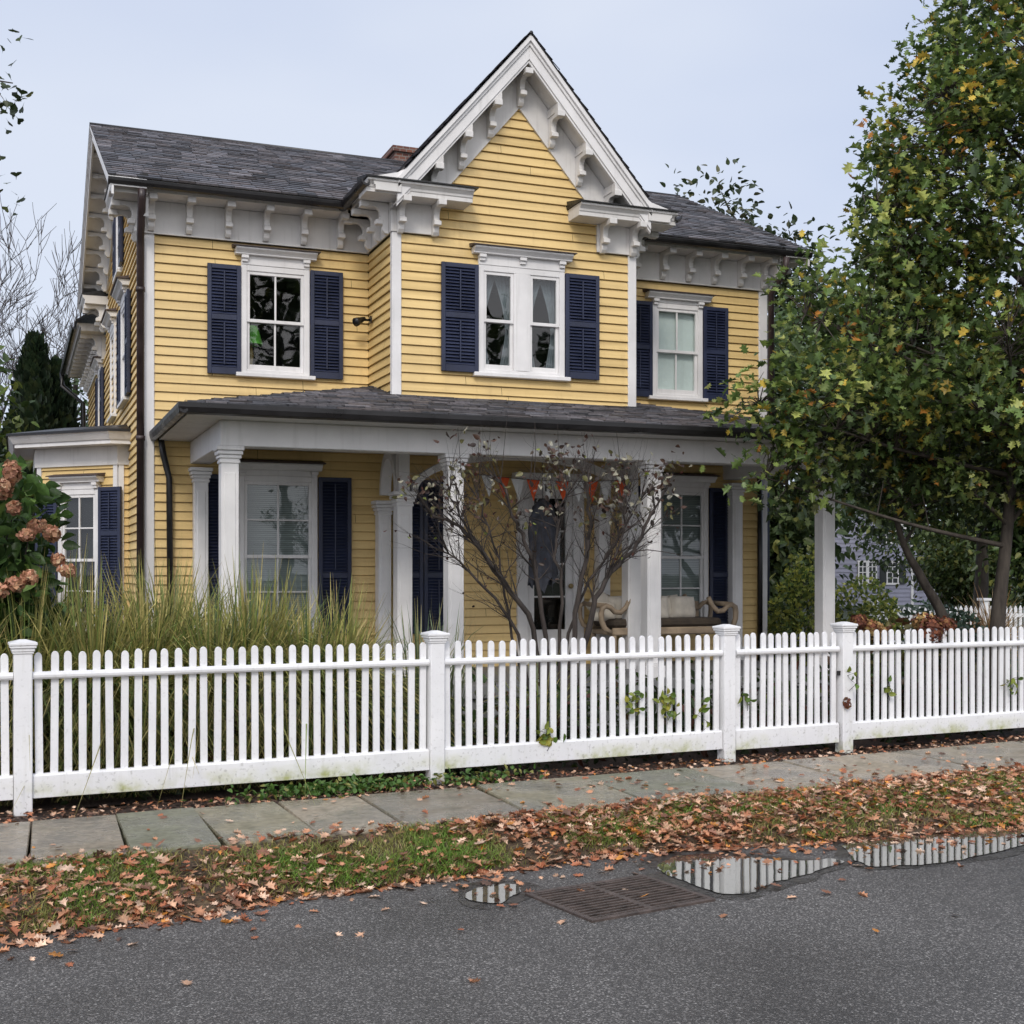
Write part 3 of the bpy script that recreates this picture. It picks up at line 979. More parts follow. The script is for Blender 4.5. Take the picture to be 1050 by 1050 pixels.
def shingles(m, o, ex, es, rows):
    """rows: list of (s0,s1,xa0,xb0,xa1,xb1) in plane coords; o origin, ex along, es up"""
    o = Vector(o); ex = Vector(ex).normalized(); es = Vector(es).normalized(); n = ex.cross(es)
    if n.z < 0: n = -n
    for (s0, s1, a0, b0, a1, b1) in rows:
        x = min(a0, a1) + random.uniform(-.2, 0)
        while x < max(b0, b1):
            w = random.uniform(.16, .27)
            def cl(q, s):
                t = (s - s0) / (s1 - s0); lo = a0 + (a1 - a0) * t; hi = b0 + (b1 - b0) * t
                return min(max(q, lo), hi)
            p = [(cl(x + .003, s0), s0 - .01), (cl(x + w - .003, s0), s0 - .01), (cl(x + w - .003, s1), s1), (cl(x + .003, s1), s1)]
            if p[1][0] - p[0][0] > .004 or p[2][0] - p[3][0] > .004:
                lift = random.uniform(.011, .02)
                g = random.uniform(.5, 1.7)
                m.col = tuple(g * c for c in random.choice([(.07, .07, .078), (.085, .08, .085), (.06, .062, .07), (.1, .095, .1), (.075, .066, .066)]))
                jit = random.uniform(-.008, .006)
                q = []
                for i, (xx, ss) in enumerate(p):
                    h = lift if i < 2 else .003
                    q.append(o + ex * xx + es * (ss + (jit if i < 2 else 0)) + n * h)
                lo2 = [o + ex * xx + es * (ss + (jit if i < 2 else 0)) - n * .004 for i, (xx, ss) in enumerate(p[:2])]
                m.add(q + lo2, [(0, 1, 2, 3), (4, 5, 1, 0)])
            x += w
    m.col = None


def roof_plane(name, o, ex, es, length, e, fa, fb, mat='slate', base=True):
    """fa(s), fb(s): extents along ex at slope distance s"""
    m = MB(); rows = []; s = 0
    while s < length - 1e-6:
        s1 = min(s + e, length)
        rows.append((s, s1, fa(s), fb(s), fa(s1), fb(s1))); s = s1
    shingles(m, o, ex, es, rows)
    o = Vector(o); ex = Vector(ex).normalized(); es = Vector(es).normalized(); n = ex.cross(es)
    if n.z < 0: n = -n
    m.col = (.05, .05, .055)
    pts = [o + ex * fa(0), o + ex * fb(0), o + ex * fb(length) + es * length, o + ex * fa(length) + es * length]
    m.add([p - n * .004 for p in pts], [(0, 1, 2, 3)])
    return m.build(name, M[mat], house, recalc=False)


# main roof front: one plane left of the wing, one right of it
LS = math.hypot(RY - EY, RZ - EZ)
es = Vector((0, RY - EY, RZ - EZ))
cs_, sn_ = (RY - EY) / LS, (RZ - EZ) / LS


def valley(s, side):
    z = EZ + s * sn_
    # where the wing roof has this height
    zz = min(z, 7.46)
    if zz > 7.47 - GS * 1.43: dx = (7.47 - zz) / GS
    else: dx = 1.43 + (7.47 - GS * 1.43 - zz) / .28
    return GC + side * (min(dx, 1.83) - .12)


roof_plane('slate_roof', (0, EY, EZ + .012), (1, 0, 0), es, LS, .13, lambda s: .9, lambda s: valley(s, -1))
roof_plane('slate_roof', (0, EY, EZ + .012), (1, 0, 0), es, LS, .13, lambda s: valley(s, 1), lambda s: 9.55)
roof_plane('slate_roof', (0, 2 * RY - EY, EZ + .012), (1, 0, 0), (0, EY - RY, RZ - EZ), LS, .26, lambda s: .9, lambda s: 9.55)
# wing roof
for s in (-1, 1):
    L1 = 1.43 * math.hypot(1, GS); L2 = .42 * math.hypot(1, .28)
    y0 = YG - OV - .03
    o = (GC + s * 1.43, 0, 7.482 - GS * 1.43)
    roof_plane('slate_roof', o, (0, 1, 0), (-s, 0, GS), L1, .13, lambda q: y0, lambda q: 17.3)
    o = (GC + s * 1.85, 0, 7.482 - GS * 1.43 - .42 * .28)
    roof_plane('slate_roof', o, (0, 1, 0), (-s, 0, .28), L2, .13, lambda q: y0 + .3, lambda q: 14.3)
m = MB(); m.tube([(GC, YG - OV - .03, 7.475), (GC, 17.2, 7.4)], .022, 6); m.tube([(.9, RY, RZ + .012), (9.55, RY, RZ + .012)], .022, 6)
m.build('ridge_cap', M['dark_metal'], house)
# rake boards and soffit of the wing
for s in (-1, 1):
    m = MB(FG)
    def rk(z_top, z_bot, d0, d1, dxe=1.5):
        m.prism([(GC, d0, 7.47 + z_top), (GC + s * dxe, d0, 7.47 - GS * dxe + z_top), (GC + s * dxe, d0, 7.47 - GS * dxe + z_bot), (GC, d0, 7.47 + z_bot)], (0, d1 - d0, 0))
    rk(-.005, -.075, .02, OV + .015); rk(-.0755, -.12, .02, OV - .01); rk(-.1205, -.265, .3, OV - .03); rk(-.2655, -.3, .28, OV - .045)
    m.build('rake_board', M['white'], house, bevel=.003)
    m = MB(FG)
    m.prism([(GC, .0, 7.47 - .245), (GC + s * 1.5, .0, 7.47 - GS * 1.5 - .245), (GC + s * 1.5, .0, 7.47 - GS * 1.5 - .262), (GC, .0, 7.47 - .262)], (0, .3, 0))
    m.build('rake_soffit', M['cornice'], house)
    # flared foot of the rake
    m = MB(FG)
    m.prism([(GC + s * 1.36, .0, 5.71), (GC + s * 1.36, .0, 7.47 - GS * 1.36 - .03), (GC + s * 1.5, .0, 5.79), (GC + s * 1.83, .0, 5.705)], (0, OV - .02, 0))
    m.build('rake_foot', M['white'], house)

# rakes on the left and right gable ends
for Mx, sg in ((FL, 1), (FR, -1)):
    yc = -RY if sg > 0 else RY
    m = MB(Mx)
    for s in (-1, 1):
        def rk2(zt, zb, d0, d1):
            hw = RY - EY - .0
            m.prism([(yc, d0, RZ + zt), (yc + s * hw, d0, EZ + zt), (yc + s * hw, d0, EZ + zb), (yc, d0, RZ + zb)], (0, d1 - d0, 0))
        rk2(-.0, -.055, .02, .405); rk2(-.0555, -.1, .02, .39); rk2(-.1005, -.19, .35, .375)
    m.build('rake_board', M['white'], house, bevel=.003)
    m = MB(Mx)
    for s in (-1, 1):
        hw = RY - EY - .15
        zo = SL * .15
        m.prism([(yc, -.01, RZ - .1), (yc + s * hw, -.01, EZ + zo - .1), (yc + s * hw, -.01, EZ + zo - .42), (yc, -.01, RZ - .42)], (0, .05, 0))
    m.build('rake_frieze', M['cornice'], house)
    for s in (-1, 1):
        for i in range(8):
            dy = .32 + i * .36
            bracket(Mx, yc + s * dy, .042, RZ - .1 - SL * dy - .005)
    # returns
    for s, a, b in ((-1, yc - (RY - EY) + .1, yc - 2.55), (1, yc + 2.55, yc + (RY - EY) - .1)):
        if (sg > 0 and s > 0) or (sg < 0 and s < 0): lbl = 1
        m = MB(Mx)
        m.prism([(a, d - .0, z - .04) for d, z in ((0, SZ), (.34, SZ), (.34, SZ + .05), (.37, SZ + .09), (.38, SZ + .125), (0, SZ + .125))], (b - a, 0, 0))
        m.build('cornice_return', M['cornice'], house, bevel=.003)
        m = MB(Mx); m.prism([(a - .01, 0, SZ + .087), (a - .01, .39, SZ + .087), (a - .01, .39, SZ + .1), (a - .01, 0, SZ + .19)], (b - a + .02, 0, 0))
        m.build('return_roof', M['slate'], house)
        m = MB(Mx); m.box(a + .45 if s < 0 else a, b if s < 0 else b - .45, -.01, .04, 5.22, SZ - .042); m.build('frieze', M['cornice'], house)
        for q in (.12, .5):
            x = (b - q) if s < 0 else (a + q)
            bracket(Mx, x, .04, SZ - .042)

# downspouts
m = MB()
m.tube([(1.24, 13.73, 5.6), (1.24, 13.74, 5.5), (1.26, 14.12, 5.2), (1.26, 14.12, .2)], .042, 10)
m.tube([(1.26, 14.12, 3.0), (1.26, 14.12, 3.05)], .05, 10); m.tube([(1.26, 14.12, 4.6), (1.26, 14.12, 4.65)], .05, 10)
m.build('downspout', M['brown_metal'], house)
m = MB(); m.tube([(9.17, 13.73, 5.6), (9.17, 13.75, 5.45), (9.18, 14.1, 5.2), (9.18, 14.1, 3.6)], .042, 10); m.build('downspout', M['brown_metal'], house)
m = MB(); m.tube([(9.03, 14.13, 3.2), (9.03, 14.13, .3)], .035, 8); m.build('downspout', M['dark_metal'], house)
m = MB(); m.tube([(1.47, 14.1, 3.04), (1.5, 14.12, 2.85), (1.56, 14.12, 2.6), (1.58, 14.12, .3)], .035, 8); m.build('downspout', M['dark_metal'], house)

# chimney
m = MB(); m.box(5.28, 5.85, 18.2, 18.85, 6.6, 7.86); m.box(5.24, 5.89, 18.16, 18.89, 7.86, 7.94); m.build('chimney', M['brick'], house)

# floodlight on the wing's side wall
m = MB(FGL)
m.box(-14.06, -13.98, .025, .04, 4.42, 4.5); m.tube([(-14.02, .04, 4.46), (-14.0, .12, 4.45)], .015, 6)
m.tube([(-14.0, .1, 4.47), (-13.97, .2, 4.42), (-13.96, .22, 4.41)], [.02, .05, .052], 10)
m.build('floodlight', M['dark_metal'], house)

# ---- rear wing
FRW = FL
siding('rear_siding', FL, [(-25.2, .2), (-YB, .2), (-YB, 4.95), (-25.2, 4.95)])
m = MB(FL); m.box(-25.2, -YB - .5, -.02, .045, 4.9, 5.28); m.build('frieze', M['cornice'], house)
moulding([(d, z - .32) for d, z in CROWN], FL, -25.6, -YB - .28, 'eave_cornice')
moulding([(d, z - .32) for d, z in GUT], FL, -25.6, -YB - .28, 'gutter', 'dark_metal')
for i in range(11): bracket(FL, -(20.8 + i * .42), .045, 5.283)
m = MB(); m.add([(.86, 20.2, 5.4), (.86, 25.6, 5.4), (3.4, 25.6, 6.9), (3.4, 20.2, 6.9), (6, 25.6, 5.4), (6, 20.2, 5.4)], [(0, 1, 2, 3), (3, 2, 4, 5)]); m.col = (.07, .07, .075)
m.build('slate_roof', M['slate'], house)
m = MB(); m.box(1.33, 5.9, 20.25, 25.15, .1, 5.3); m.build('wall_core', M['yellow'], house)
m = MB(); m.tube([(.83, 25.4, 5.35), (.84, 25.4, 5.1), (1.2, 25.15, 4.75), (1.25, 25.15, .2)], .045, 8); m.build('downspout', M['dark_metal'], house)
RW = (-21.7, -20.9, 3.75, 4.75)
window(FL, *RW, inside='blind_dark'); shutter(FL, -22.1, -21.72, 3.75, 4.75); shutter(FL, -20.88, -20.5, 3.75, 4.75)

# ---- bay on the left wall
BX, BY = 1.18, 16.1; bl = .9
q45 = Vector((-1, 1, 0)).normalized()
FB = frame((BX, BY, 0), (-q45.x, -q45.y, 0), (-q45.y * 1.0, -q45.x * -1.0 * -1.0, 0))
FB = frame((BX, BY, 0), -q45, Vector((-1, -1, 0)).normalized())      # local x from -bl*1.41 (far) to 0 (near)
FBF = frame((0, BY, 0), (1, 0, 0), (0, -1, 0))
bw = bl * math.sqrt(2)
siding('bay_siding', FBF, [(BX + .04, .1), (XL + .02, .1), (XL + .02, 2.9), (BX + .04, 2.9)])
BW = (-.92, -.27, .88, 2.6)
siding('bay_siding', FB, [(-bw + .06, .1), (-.04, .1), (-.04, 2.9), (-bw + .06, 2.9)], [hole(BW)])
P = [(XL + .1, BY), (BX, BY), (BX - bl, BY + bl), (BX - bl, BY + bl + 1.4), (XL + .1, BY + bl + 1.4)]


def off(P, d):
    o1 = d; k = d * math.tan(R(22.5))
    return [(P[0][0], P[0][1] - d), (P[1][0] - k, P[1][1] - d), (P[2][0] - d, P[2][1] - k), (P[3][0] - d, P[3][1] + d), (P[4][0], P[4][1] + d)]


def slab(P, d, z0, z1, name, mat, d2=None):
    m = MB(); a = off(P, d); b = off(P, d if d2 is None else d2); n = len(a)
    m.add([(*p, z0) for p in a] + [(*p, z1) for p in b], [tuple(range(n)), tuple(range(n, 2 * n))] + [(i, (i + 1) % n, n + (i + 1) % n, n + i) for i in range(n)])
    return m.build(name, M[mat], house)


slab(P, -.03, .0, 2.9, 'bay_wall', 'dark_room')
slab(P, .045, 2.89, 3.12, 'frieze', 'cornice')
slab(P, .28, 3.121, 3.17, 'eave_cornice', 'white'); slab(P, .3, 3.171, 3.26, 'eave_cornice', 'white', .36)
slab(P, .38, 3.261, 3.29, 'bay_roof', 'dark_metal'); slab(P, .38, 3.2905, 3.42, 'bay_roof', 'dark_metal', -.3)
m = MB(FBF); m.box(BX - .0, BX + .06, -.02, .03, .1, 2.9); m.build('corner_board', M['white'], house)
for a, b in ((-.06, 0), (-bw, -bw + .07)):
    m = MB(FB); m.box(a, b, -.02, .03, .1, 2.9); m.build('corner_board', M['white'], house)
window(FB, *BW, inside='blind', hoodz=.17, rows=(2, 2), hood_over=.08)
shutter(FB, -.265, .08, .85, 2.62, .68); shutter(FB, -1.27, -.925, .85, 2.62, .68)

# ---- porch
YP, PT, EB = 12.0, 2.77, 3.01
PXL, PXR = 1.79, 8.73
COLX = (1.885, 4.13, 6.37, 8.6)
m = MB(); m.box(PXL - .1, PXR + .1, 11.85, YA + .05, .32, .45); m.box(PXL - .06, PXR + .06, 11.9, YA, .0, .31)
m.build('porch_floor', M['porch_grey'], house, bevel=.006)
m = MB(); m.box(4.3, 6.2, 11.45, 11.85, .0, .22); m.box(4.3, 6.2, 11.1, 11.45, 0, .1); m.build('porch_step', M['porch_grey'], house, bevel=.006)
m = MB()
m.box(PXL, PXR, YP, YP + .22, PT + .001, EB); m.box(PXL + .001, PXL + .22, YP + .22, YA, PT, EB); m.box(PXR - .22, PXR - .001, YP + .22, YA, PT, EB)
m.build('porch_beam', M['white'], house, bevel=.006)
m = MB(); m.box(PXL + .22, PXR - .22, YP + .22, YA - .03, EB - .06, EB - .02); m.build('porch_ceiling', M['cornice'], house)


def column(x, y, ztop, w=.165, name='porch_column', lbl=None):
    m = MB(); h = w / 2
    m.box(x - h, x + h, y - h, y + h, .452, ztop - .13)
    m.box(x - h + .03, x + h - .03, y - h - .006, y + h + .006, .7, ztop - .25)
    for d, z0, z1 in ((.035, .451, .58), (.02, .58, .62), (.012, ztop - .16, ztop - .13), (.022, ztop - .115, ztop - .085), (.034, ztop - .08, ztop - .045), (.045, ztop - .04, ztop)):
        m.box(x - h - d, x + h + d, y - h - d, y + h + d, z0, z1)
    m.box(x - h - .005, x + h + .005, y - h - .005, y + h + .005, ztop - .14, ztop - .001)
    return m.build(name, M['white'], house, bevel=.005)


for x in COLX: column(x, YP + .11, PT)
column(PXL + .1, YA - .1, PT - .05, .15, 'pilaster'); column(PXR - .1, YA - .1, PT - .05, .15, 'pilaster')
for x in (3.95, 6.74): column(x, 13.3, 2.46, .17); column(x, YA - .11, 2.4, .15, 'pilaster')
m = MB(); m.box(3.89, 4.01, 13.24, 13.36, 2.461, 2.95); m.build('arch_post', M['white'], house); m = MB(); m.box(6.68, 6.8, 13.24, 13.36, 2.461, 2.95); m.build('arch_post', M['white'], house)


# entry arch
def arch(Mx, xa, xb, zs, rise, ztop, d0, d1, name='entry_arch', band=.1):
    m = MB(Mx); n = 22
    cx, rx = (xa + xb) / 2, (xb - xa) / 2
    c = [(cx - rx * math.cos(PI * i / n), zs + rise * math.sin(PI * i / n)) for i in range(n + 1)]
    for i in range(n):
        (ax, az), (bx, bz) = c[i], c[i + 1]
        def outer(k):
            return (cx - (rx + band * .6) * math.cos(PI * k / n), zs + (rise + band) * math.sin(PI * k / n))
        (ux, uz), (vx, vz) = outer(i), outer(i + 1)
        m.prism([(ax, d0, az), (bx, d0, bz), (vx, d0, vz), (ux, d0, uz)], (0, d1 - d0, 0))
    return m.build(name, M['white'], house)


FAR = frame((0, 13.3, 0), (1, 0, 0), (0, -1, 0))
arch(FAR, 4.1, 6.6, 2.462, .39, 2.95, -.06, .06)
for x, s in ((3.95, 1), (6.74, 1)):
    FS = frame((x, 0, 0), (0, -1, 0), (-1, 0, 0))
    arch(FS, -YA + .22, -13.45, 2.462, .39, 2.95, -.06, .06)
# porch roof: hipped both ends
PE = 11.62; PSL = .245; LXP, RXP = 1.44, 9.08
rl = math.hypot(1, PSL)


def pz(y): return 3.12 + (y - PE) * PSL


roof_plane('porch_roof', (0, PE, 3.115), (1, 0, 0), (0, 1, PSL), (YA - PE) * rl, .14, lambda s: LXP + s / rl, lambda s: RXP - s / rl)
roof_plane('porch_roof', (LXP, 0, 3.115), (0, 1, 0), (1, 0, PSL), (YA - PE) * rl, .14, lambda s: PE + s / rl, lambda s: YA)
roof_plane('porch_roof', (RXP, 0, 3.115), (0, 1, 0), (-1, 0, PSL), (YA - PE) * rl, .14, lambda s: PE + s / rl, lambda s: YA)
FP = frame((0, PE, 0), (1, 0, 0), (0, -1, 0))
m = MB(); m.box(LXP + .09, RXP - .09, PE + .09, YA - .03, EB + .001, EB + .03); m.build('porch_soffit', M['cornice'], house)
PG = [(.0, 3.02), (.03, 3.0), (.07, 3.015), (.085, 3.06), (.085, 3.105), (.07, 3.105), (.07, 3.06), (.05, 3.035), (.02, 3.04), (0, 3.105)]
m = MB(FP); m.prism([(LXP + .07, d - .09, z) for d, z in ((0, EB), (.08, EB), (.08, EB + .08), (0, EB + .08))], (RXP - LXP - .14, 0, 0))
m.build('porch_fascia', M['cornice'], house, bevel=.003)
moulding(PG, FP, LXP - .08, RXP + .08, 'gutter', 'dark_metal')
FPL = frame((LXP, 0, 0), (0, -1, 0), (-1, 0, 0)); FPR = frame((RXP, 0, 0), (0, 1, 0), (1, 0, 0))
moulding(PG, FPL, -YA, -PE + .08, 'gutter', 'dark_metal'); moulding(PG, FPR, PE - .08, YA, 'gutter', 'dark_metal')
for Mx, a, b in ((FPL, -YA, -PE - .1), (FPR, PE + .1, YA)):
    m = MB(Mx); m.prism([(a, d - .09, z) for d, z in ((0, EB), (.08, EB), (.08, EB + .08), (0, EB + .08))], (b - a, 0, 0))
    m.build('porch_fascia', M['cornice'], house)
# foundation
m = MB(); m.box(XL, XR, YA, YB, -.1, .3); m.build('foundation', M['porch_grey'], house)

# ------------------------------------------------------------------ lamp in the upstairs window
lamp = empty('table_lamp', (2.45, 14.45, 3.84), 'green shaded table lamp behind the upper left window', 'lamp')
m = MB(); m.smooth = True; n = 20
vs = [(2.5 + r * math.cos(2 * PI * i / n), 14.48 + r * math.sin(2 * PI * i / n), z) for r, z in ((.14, 4.17), (.075, 4.38)) for i in range(n)]
m.add(vs, [(i, (i + 1) % n, n + (i + 1) % n, n + i) for i in range(n)]); m.build('lamp_shade', M['lamp_green'], lamp)
m = MB(); m.tube([(2.5, 14.48, 3.85), (2.5, 14.48, 3.88), (2.5, 14.48, 3.95), (2.5, 14.48, 4.05), (2.5, 14.48, 4.2)], [.07, .06, .02, .035, .012], 12); m.build('lamp_base', M['brass'], lamp)

# ------------------------------------------------------------------ picket fence
FM = frame(F0, FD, FN)                  # local x along fence, d towards the street


def picket_mesh():
    m = MB(); w = .025
    pts = [(-w, 0, .2), (w, 0, .2), (w, 0, 1.02)]
    for i in range(1, 6):
        an = PI * i / 6
        pts.append((w * math.cos(an), 0, 1.02 + .034 * math.sin(an)))
    pts.append((-w, 0, 1.02))
    m.prism(pts, (0, -.022, 0))
    return m.mesh('picket', M['fence'])


PK = picket_mesh()
fence = empty('picket_fence', F0, 'white painted picket fence with capped square posts between the sidewalk and the garden', 'fence')
gate = empty('garden_gate', F0 + FD * 6.28, 'narrow white picket gate closed between two capped posts at the right of the fence', 'gate')


def post(x):
    m = MB(FM); h = .058
    m.box(x - h, x + h, -h, h, -.06, 1.08)
    p = m.build('post', M['fence'], fence, bevel=.006)
    m = MB(FM)
    for d, z0, z1 in ((.008, 1.045, 1.06), (.014, 1.06, 1.082), (.024, 1.0825, 1.1), (.03, 1.1005, 1.122)):
        m.box(x - h - d, x + h + d, -h - d, h + d, z0, z1)
    d = h + .02
    m.add([(x - d, -d, 1.1225), (x + d, -d, 1.1225), (x + d, d, 1.1225), (x - d, d, 1.1225), (x - .02, -.02, 1.14), (x + .02, -.02, 1.14), (x + .02, .02, 1.14), (x - .02, .02, 1.14)],
          [(4, 5, 6, 7)] + [(i, (i + 1) % 4, (i + 1) % 4 + 4, i + 4) for i in range(4)])
    m.build('post_cap', M['fence'], p, bevel=.004)


def panel(x0, x1, parent, n, zb=.075, rails=('rail', 'bottom_board')):
    m = MB(FM)
    m.prism([(x0, .0, .872), (x0, .03, .872), (x0, .04, .885), (x0, .042, .9), (x0, .036, .915), (x0, .02, .922), (x0, .0, .922)], (x1 - x0, 0, 0))
    m.build(rails[0], M['fence'], parent, bevel=.002)
    m = MB(FM); m.prism([(x0, -.03, zb), (x0, .03, zb), (x0, .03, .222), (x0, .018, .236), (x0, -.03, .236)], (x1 - x0, 0, 0))
    m.build(rails[1], M['fence'], parent, bevel=.003)
    for i in range(n):
        x = x0 + (x1 - x0) * (i + .5) / n
        put('picket', PK, parent, FM @ Matrix.Translation((x + random.uniform(-.003, .003), .0, random.uniform(-.007, .007))) @ Matrix.Rotation(random.uniform(-.011, .011), 4, 'Y'), .002)


PX = (0, 2.96, 5.64, 6.91)
for x in PX: post(x)
panel(-.62, -.06, fence, 6)
panel(.06, 2.9, fence, 31); panel(3.02, 5.58, fence, 28)
panel(6.97, 9.4, fence, 27)
panel(5.72, 6.83, gate, 13, .06)
m = MB(FM)
for x in (5.735, 6.815): m.box(x - .022, x + .022, -.055, -.024, .08, .98)
m.build('gate_stile', M['fence'], gate)
m = MB(FM); m.box(6.825, 6.852, .0, .02, .66, .7); m.build('gate_latch', M['dark_metal'], gate)

# ------------------------------------------------------------------ storm drain in the road
gx, gy = 2.83, 5.76
# grate corners measured on the road
ga = Vector((2.62, 6.37, 0)); gb = Vector((3.36, 6.50, 0)); gd = Vector((2.72, 5.80, 0))
gux = (gb - ga).normalized(); guy = (ga - gd).normalized()
wl, dl = (gb - ga).length, (ga - gd).length
guy = Vector((-gux.y, gux.x, 0)) * 1.0
GM = Matrix.Identity(4)
for i in range(3):
    GM[i][0] = gux[i]; GM[i][1] = guy[i]; GM[i][2] = (0, 0, 1)[i]; GM[i][3] = (Vector((2.73, 5.81, -.172)))[i]
rust = paint('rusty_cast_iron', (.085, .064, .055), .4, .45, .5, .5, 12)
drain = empty('storm_drain', (3.04, 6.15, -.175), 'rusty cast iron storm drain grate set in the wet road beside the puddles', 'drain grate')
m = MB(GM); t = .03
m.box(-t, wl + t, -t, 0, -.01, .012); m.box(-t, wl + t, dl, dl + t, -.01, .012); m.box(-t, 0, 0, dl, -.01, .0115); m.box(wl, wl + t, 0, dl, -.01, .0115)
m.box(wl / 2 - .018, wl / 2 + .018, 0, dl, -.008, .0105)
m.build('drain_frame', rust, drain, bevel=.003)
m = MB(GM)
nb = 13
for i in range(nb):
    y = dl * (i + .5) / nb
    m.box(.0, wl / 2 - .018, y - .009, y + .009, -.006, .009); m.box(wl / 2 + .018, wl, y - .009, y + .009, -.006, .009)
m.build('grate_bars', rust, drain)
m = MB(GM); m.add([(0, 0, .0012), (wl, 0, .0012), (wl, dl, .0012), (0, dl, .0012)], [(0, 1, 2, 3)]); m.build('dark_pit_sheet', M['dark_room'], drain, recalc=False)  # flat black sheet, the pit's darkness painted just under the bars

# ------------------------------------------------------------------ porch sofa and pillows
SX0, SX1, SY = 6.42, 8.02, 13.25
sofa = empty('porch_sofa', (7.2, SY, .45), 'wooden porch sofa with scrolled arms and a dark seat below the right window', 'sofa')
m = MB(); m.box(SX0 + .05, SX1 - .05, SY - .02, SY + .04, .84, .93); m.box(SX0 + .05, SX1 - .05, SY + .04, SY + .62, .84, .9)
m.box(SX0 + .05, SX1 - .05, SY + .6, SY + .65, .9, 1.22); m.build('frame', M['wood'], sofa, bevel=.015)
for x in (SX0 + .08, SX1 - .08):
    for y in (SY + .02, SY + .58):
        m = MB(); m.tube([(x, y, .451), (x, y, .6), (x, y, .86)], [.022, .035, .03], 8); m.build('leg', M['wood'], sofa)
m = MB(); m.box(SX0 + .08, SX1 - .08, SY - .0, SY + .6, .931, 1.03); m.build('seat_cushion', M['seat_dark'], sofa, bevel=.03)
for s, xb in ((1, SX1), (-1, SX0)):
    m = MB()
    prof = [(-.26, 1.28), (-.2, 1.17), (-.13, 1.11), (-.05, 1.12), (0, 1.17), (.06, 1.19), (.11, 1.16), (.12, 1.1), (.115, 1.02), (.08, .93), (.0, .88)]
    m.tube([(xb + s * (px - .02), SY - .01, pz_) for px, pz_ in prof], [.028, .03, .032, .032, .032, .034, .036, .036, .034, .034, .03], 10)
    m.tube([(xb + s * (px - .02), SY + .58, pz_ + .02) for px, pz_ in prof], .028, 8)
    m.tube([(xb + s * .05, SY, 1.19), (xb + s * .05, SY + .58, 1.2)], .03, 8)
    m.build('arm', M['wood'], sofa)


def pillow(x, z, w, h, rot, lbl, y=SY + .42, d=.1):
    m = MB(); m.smooth = True; n = 10; vs = []; fs = []
    for side in (-1, 1):
        for j in range(n + 1):
            for i in range(n + 1):
                u, v = -1 + 2 * i / n, -1 + 2 * j / n
                t = max(0, (1 - u ** 4) * (1 - v ** 4)) ** .6
                pin = 1 - .06 * (1 - abs(u * v))
                vs.append((u * w / 2 * (pin if abs(v) > .99 or abs(u) > .99 else 1), side * d * t + .008 * nz(u * 2 + x * 9, v * 2), v * h / 2))
    N = (n + 1) ** 2
    for s_ in range(2):
        for j in range(n):
            for i in range(n):
                a = s_ * N + j * (n + 1) + i
                fs.append((a, a + 1, a + n + 2, a + n + 1))
    m.M = Matrix.Translation((x, y, z - .03)) @ Matrix.Rotation(rot, 4, 'Y') @ Matrix.Rotation(-.25, 4, 'X')
    m.add(vs, fs)
    o = m.build('pillow', M['linen'], None, origin=(x, y, z - h / 2))
    tag(o, lbl, 'pillow', 'pale linen pillows on the porch sofa')


pillow(7.62, 1.17, .36, .3, .05, 'squarish linen pillow at the right end of the porch sofa')
pillow(7.46, 1.17, .36, .3, -.12, 'linen pillow half hidden behind the rightmost pillow on the porch sofa', SY + .5)
pillow(7.2, 1.17, .42, .32, .03, 'wide linen pillow just right of the porch column on the sofa', SY + .38)
pillow(6.82, 1.17, .42, .32, -.04, 'linen pillow between the two white columns on the porch sofa')
pillow(6.55, 1.22, .3, .3, .7, 'tilted linen pillow standing on its corner at the left end of the porch sofa', SY + .5)
pillow(6.5, 1.14, .3, .24, .1, 'small linen pillow by the left scrolled arm of the porch sofa', SY + .3)

# ------------------------------------------------------------------ halloween bunting and hanging figure
bunt = empty('bunting', (4.85, 13.1, 2.6), 'string of orange and white paper pennants hung across the entry arch', 'bunting')
bx = [4.78 + i * .181 for i in range(11)]


def bz(x): return 2.66 - .05 * math.sin(PI * (x - 4.75) / 2)


m = MB(); m.tube([(x, 13.1, bz(x)) for x in [4.55] + bx + [6.75]], .004, 5); m.build('string', M['ink'], bunt)
for i, x in enumerate(bx[:-1]):
    m = MB(); z = bz(x + .09)
    yj = 13.1 + .01 * (i % 3)
    m.prism([(x + .01, yj, z), (x + .17, yj, z), (x + .09 + random.uniform(-.01, .01), yj - .02, z - .24)], (0, .003, 0))
    pe = m.build('pennant', M['orange' if i % 2 == 1 else 'paper'], bunt)
    if i in (4,):
        m = MB(); c = x + .09; zz = z - .035
        m.box(c - .04, c - .024, yj - .02, yj - .008, zz - .085, zz); m.box(c + .024, c + .04, yj - .02, yj - .008, zz - .085, zz); m.box(c - .024, c + .024, yj - .02, yj - .008, zz - .05, zz - .035)
        m.build('letter', M['ink'], pe)

m = MB(); m.smooth = True
nu, nv = 26, 22; vs = []; fs = []
for j in range(nv + 1):
    v = j / nv
    r = .06 + .1 * min(1, v * 5) ** .7 if v < .25 else .16 - .02 * math.sin((v - .25) * 4)
    if v < .2: r = .115 * math.sin(min(1, v / .12) * PI / 2) + .02
    for i in range(nu):
        a = 2 * PI * i / nu
        rr = r * (1 + .16 * math.sin(a * 6 + v * 3) * min(1, v * 3) + .1 * nz(math.cos(a) * 2, v * 4))
        z = 2.42 - v * (1.0 + .22 * nz(math.cos(a) * 3, math.sin(a) * 3))
        vs.append((5.66 + rr * math.cos(a) * 1.05, 13.42 + rr * math.sin(a) * .7, z))
for j in range(nv):
    for i in range(nu):
        fs.append((j * nu + i, j * nu + (i + 1) % nu, (j + 1) * nu + (i + 1) % nu, (j + 1) * nu + i))
